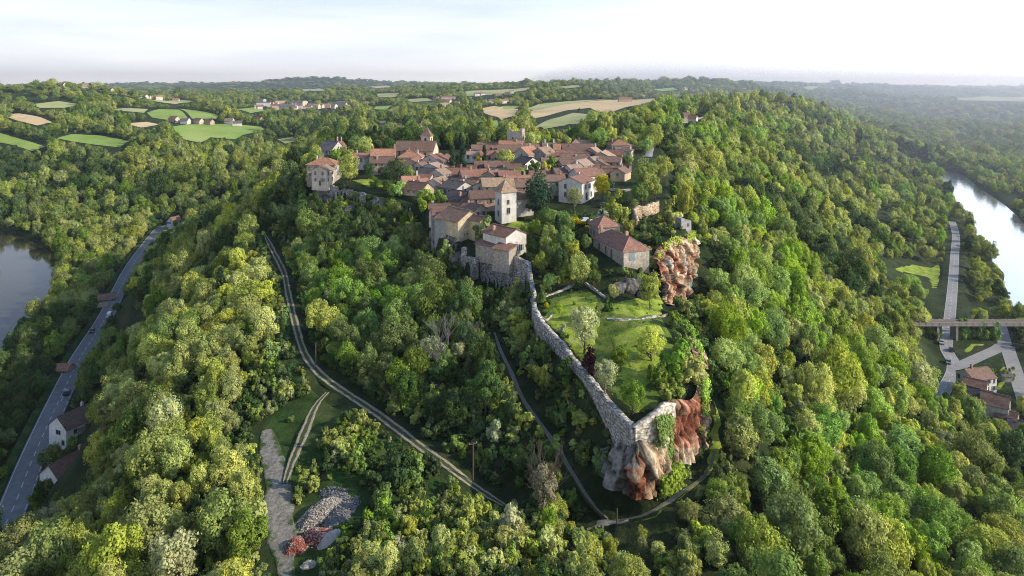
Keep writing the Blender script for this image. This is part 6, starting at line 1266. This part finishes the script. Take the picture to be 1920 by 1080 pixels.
# ------------------------------------------------------------------ camera, light, sky
cam=bpy.data.cameras.new('camera'); co=bpy.data.objects.new('camera',cam); COL.objects.link(co); S.camera=co
co.location=(0,0,CAMZ); co.rotation_euler=(math.pi/2,0,0)
cam.sensor_width=36; cam.lens=36*F/1920; cam.shift_y=-(540-HY)/1920; cam.clip_start=1; cam.clip_end=120000
AZ,EL=R(104),R(28)
sl=bpy.data.lights.new('sun','SUN'); so=bpy.data.objects.new('sun',sl); COL.objects.link(so)
sl.energy=5.0; sl.angle=R(.6); sl.color=(1.0,.885,.68)
dv=Vector((math.sin(AZ)*math.cos(EL),math.cos(AZ)*math.cos(EL),math.sin(EL))); so.rotation_euler=dv.to_track_quat('Z','Y').to_euler(); so.location=(0,0,400)
W=bpy.data.worlds.new('World'); S.world=W; W.use_nodes=True; nt=W.node_tree; nt.nodes.clear()
sky=nt.nodes.new('ShaderNodeTexSky'); sky.sky_type='NISHITA'; sky.sun_disc=False; sky.sun_elevation=EL; sky.sun_rotation=AZ; sky.air_density=1.0; sky.dust_density=2.0; sky.ozone_density=1.5
tc=nt.nodes.new('ShaderNodeTexCoord'); mp=nt.nodes.new('ShaderNodeMapping'); mp.inputs['Scale'].default_value=(1.0,1.0,11.0); mp.inputs['Rotation'].default_value=(.04,.05,.3); nt.links.new(tc.outputs['Generated'],mp.inputs[0])
cn=nt.nodes.new('ShaderNodeTexNoise'); cn.inputs['Scale'].default_value=2.6; cn.inputs['Detail'].default_value=7; cn.inputs['Roughness'].default_value=.58; nt.links.new(mp.outputs[0],cn.inputs['Vector'])
sp=nt.nodes.new('ShaderNodeSeparateXYZ'); nt.links.new(tc.outputs['Generated'],sp.inputs[0])
grad=ramp(nt,sp.outputs[2],[(.0,(1.0,1.0,1.0)),(.03,(.92,.95,1.0)),(.075,(.76,.82,.94)),(.13,(.66,.74,.90)),(.28,(.22,.31,.50)),(1.0,(.07,.13,.28))])
dt=nt.nodes.new('ShaderNodeVectorMath'); dt.operation='DOT_PRODUCT'; nt.links.new(tc.outputs['Generated'],dt.inputs[0]); dt.inputs[1].default_value=(math.sin(AZ-.25),math.cos(AZ-.25),.15)
gl=math_(nt,'ADD',math_(nt,'MULTIPLY',math_(nt,'POWER',math_(nt,'MAXIMUM',math_(nt,'ADD',dt.outputs['Value'],.12),0.0),2.0),2.4),1.0)
glc=nt.nodes.new('ShaderNodeCombineXYZ'); [nt.links.new(gl,glc.inputs[k]) for k in range(3)]
grad=mix(nt,1.0,grad,glc.outputs[0],'MULTIPLY')
cf=ramp(nt,cn.outputs['Fac'],[(.36,(.90,.915,.945)),(.50,(1.0,1.0,1.0)),(.66,(1.13,1.11,1.08))])
grad=mix(nt,1.0,grad,cf,'MULTIPLY')
gs=mix(nt,1.0,grad,(10.2,10.1,9.9),'MULTIPLY')
c2=mix(nt,.78,sky.outputs[0],gs)
bg=nt.nodes.new('ShaderNodeBackground'); bg.inputs[1].default_value=.15; nt.links.new(c2,bg.inputs[0])
wo=nt.nodes.new('ShaderNodeOutputWorld'); nt.links.new(bg.outputs[0],wo.inputs[0])
# haze: a thin layer of scattering air over the whole landscape
hz=MB(); hz.box((0,4500,120),(20000,15000,420)); hm,hnt,hn,hl=nmat('haze')
vs=hn.new('ShaderNodeVolumeScatter'); vs.inputs['Density'].default_value=1/13000; vs.inputs['Anisotropy'].default_value=.55; vs.inputs['Color'].default_value=(.90,.955,1.0,1)
ho=hn.new('ShaderNodeOutputMaterial'); hl.new(vs.outputs[0],ho.inputs['Volume']); hz_o=hz.build('haze',hm); tag(hz_o,kind='structure')
# a second, denser haze box added to whiten the eastern distance
hz=MB(); hz.box((4200,4450,95),(8000,8000,230)); hm2=hm.copy(); hm2.name='valley_haze'; [n for n in hm2.node_tree.nodes if n.type=='VOLUME_SCATTER'][0].inputs['Density'].default_value=1/6000
tag(hz.build('valley_haze',hm2),kind='structure')
S.view_settings.view_transform='Standard'; S.view_settings.look='None'; S.view_settings.exposure=0; S.view_settings.gamma=1
cy=S.cycles; cy.max_bounces=4; cy.diffuse_bounces=1; cy.glossy_bounces=2; cy.transmission_bounces=2; cy.transparent_max_bounces=4; cy.volume_bounces=0
cy.use_denoising=True; cy.denoising_prefilter='NONE'; cy.filter_width=1.0; cy.caustics_reflective=False; cy.caustics_refractive=False
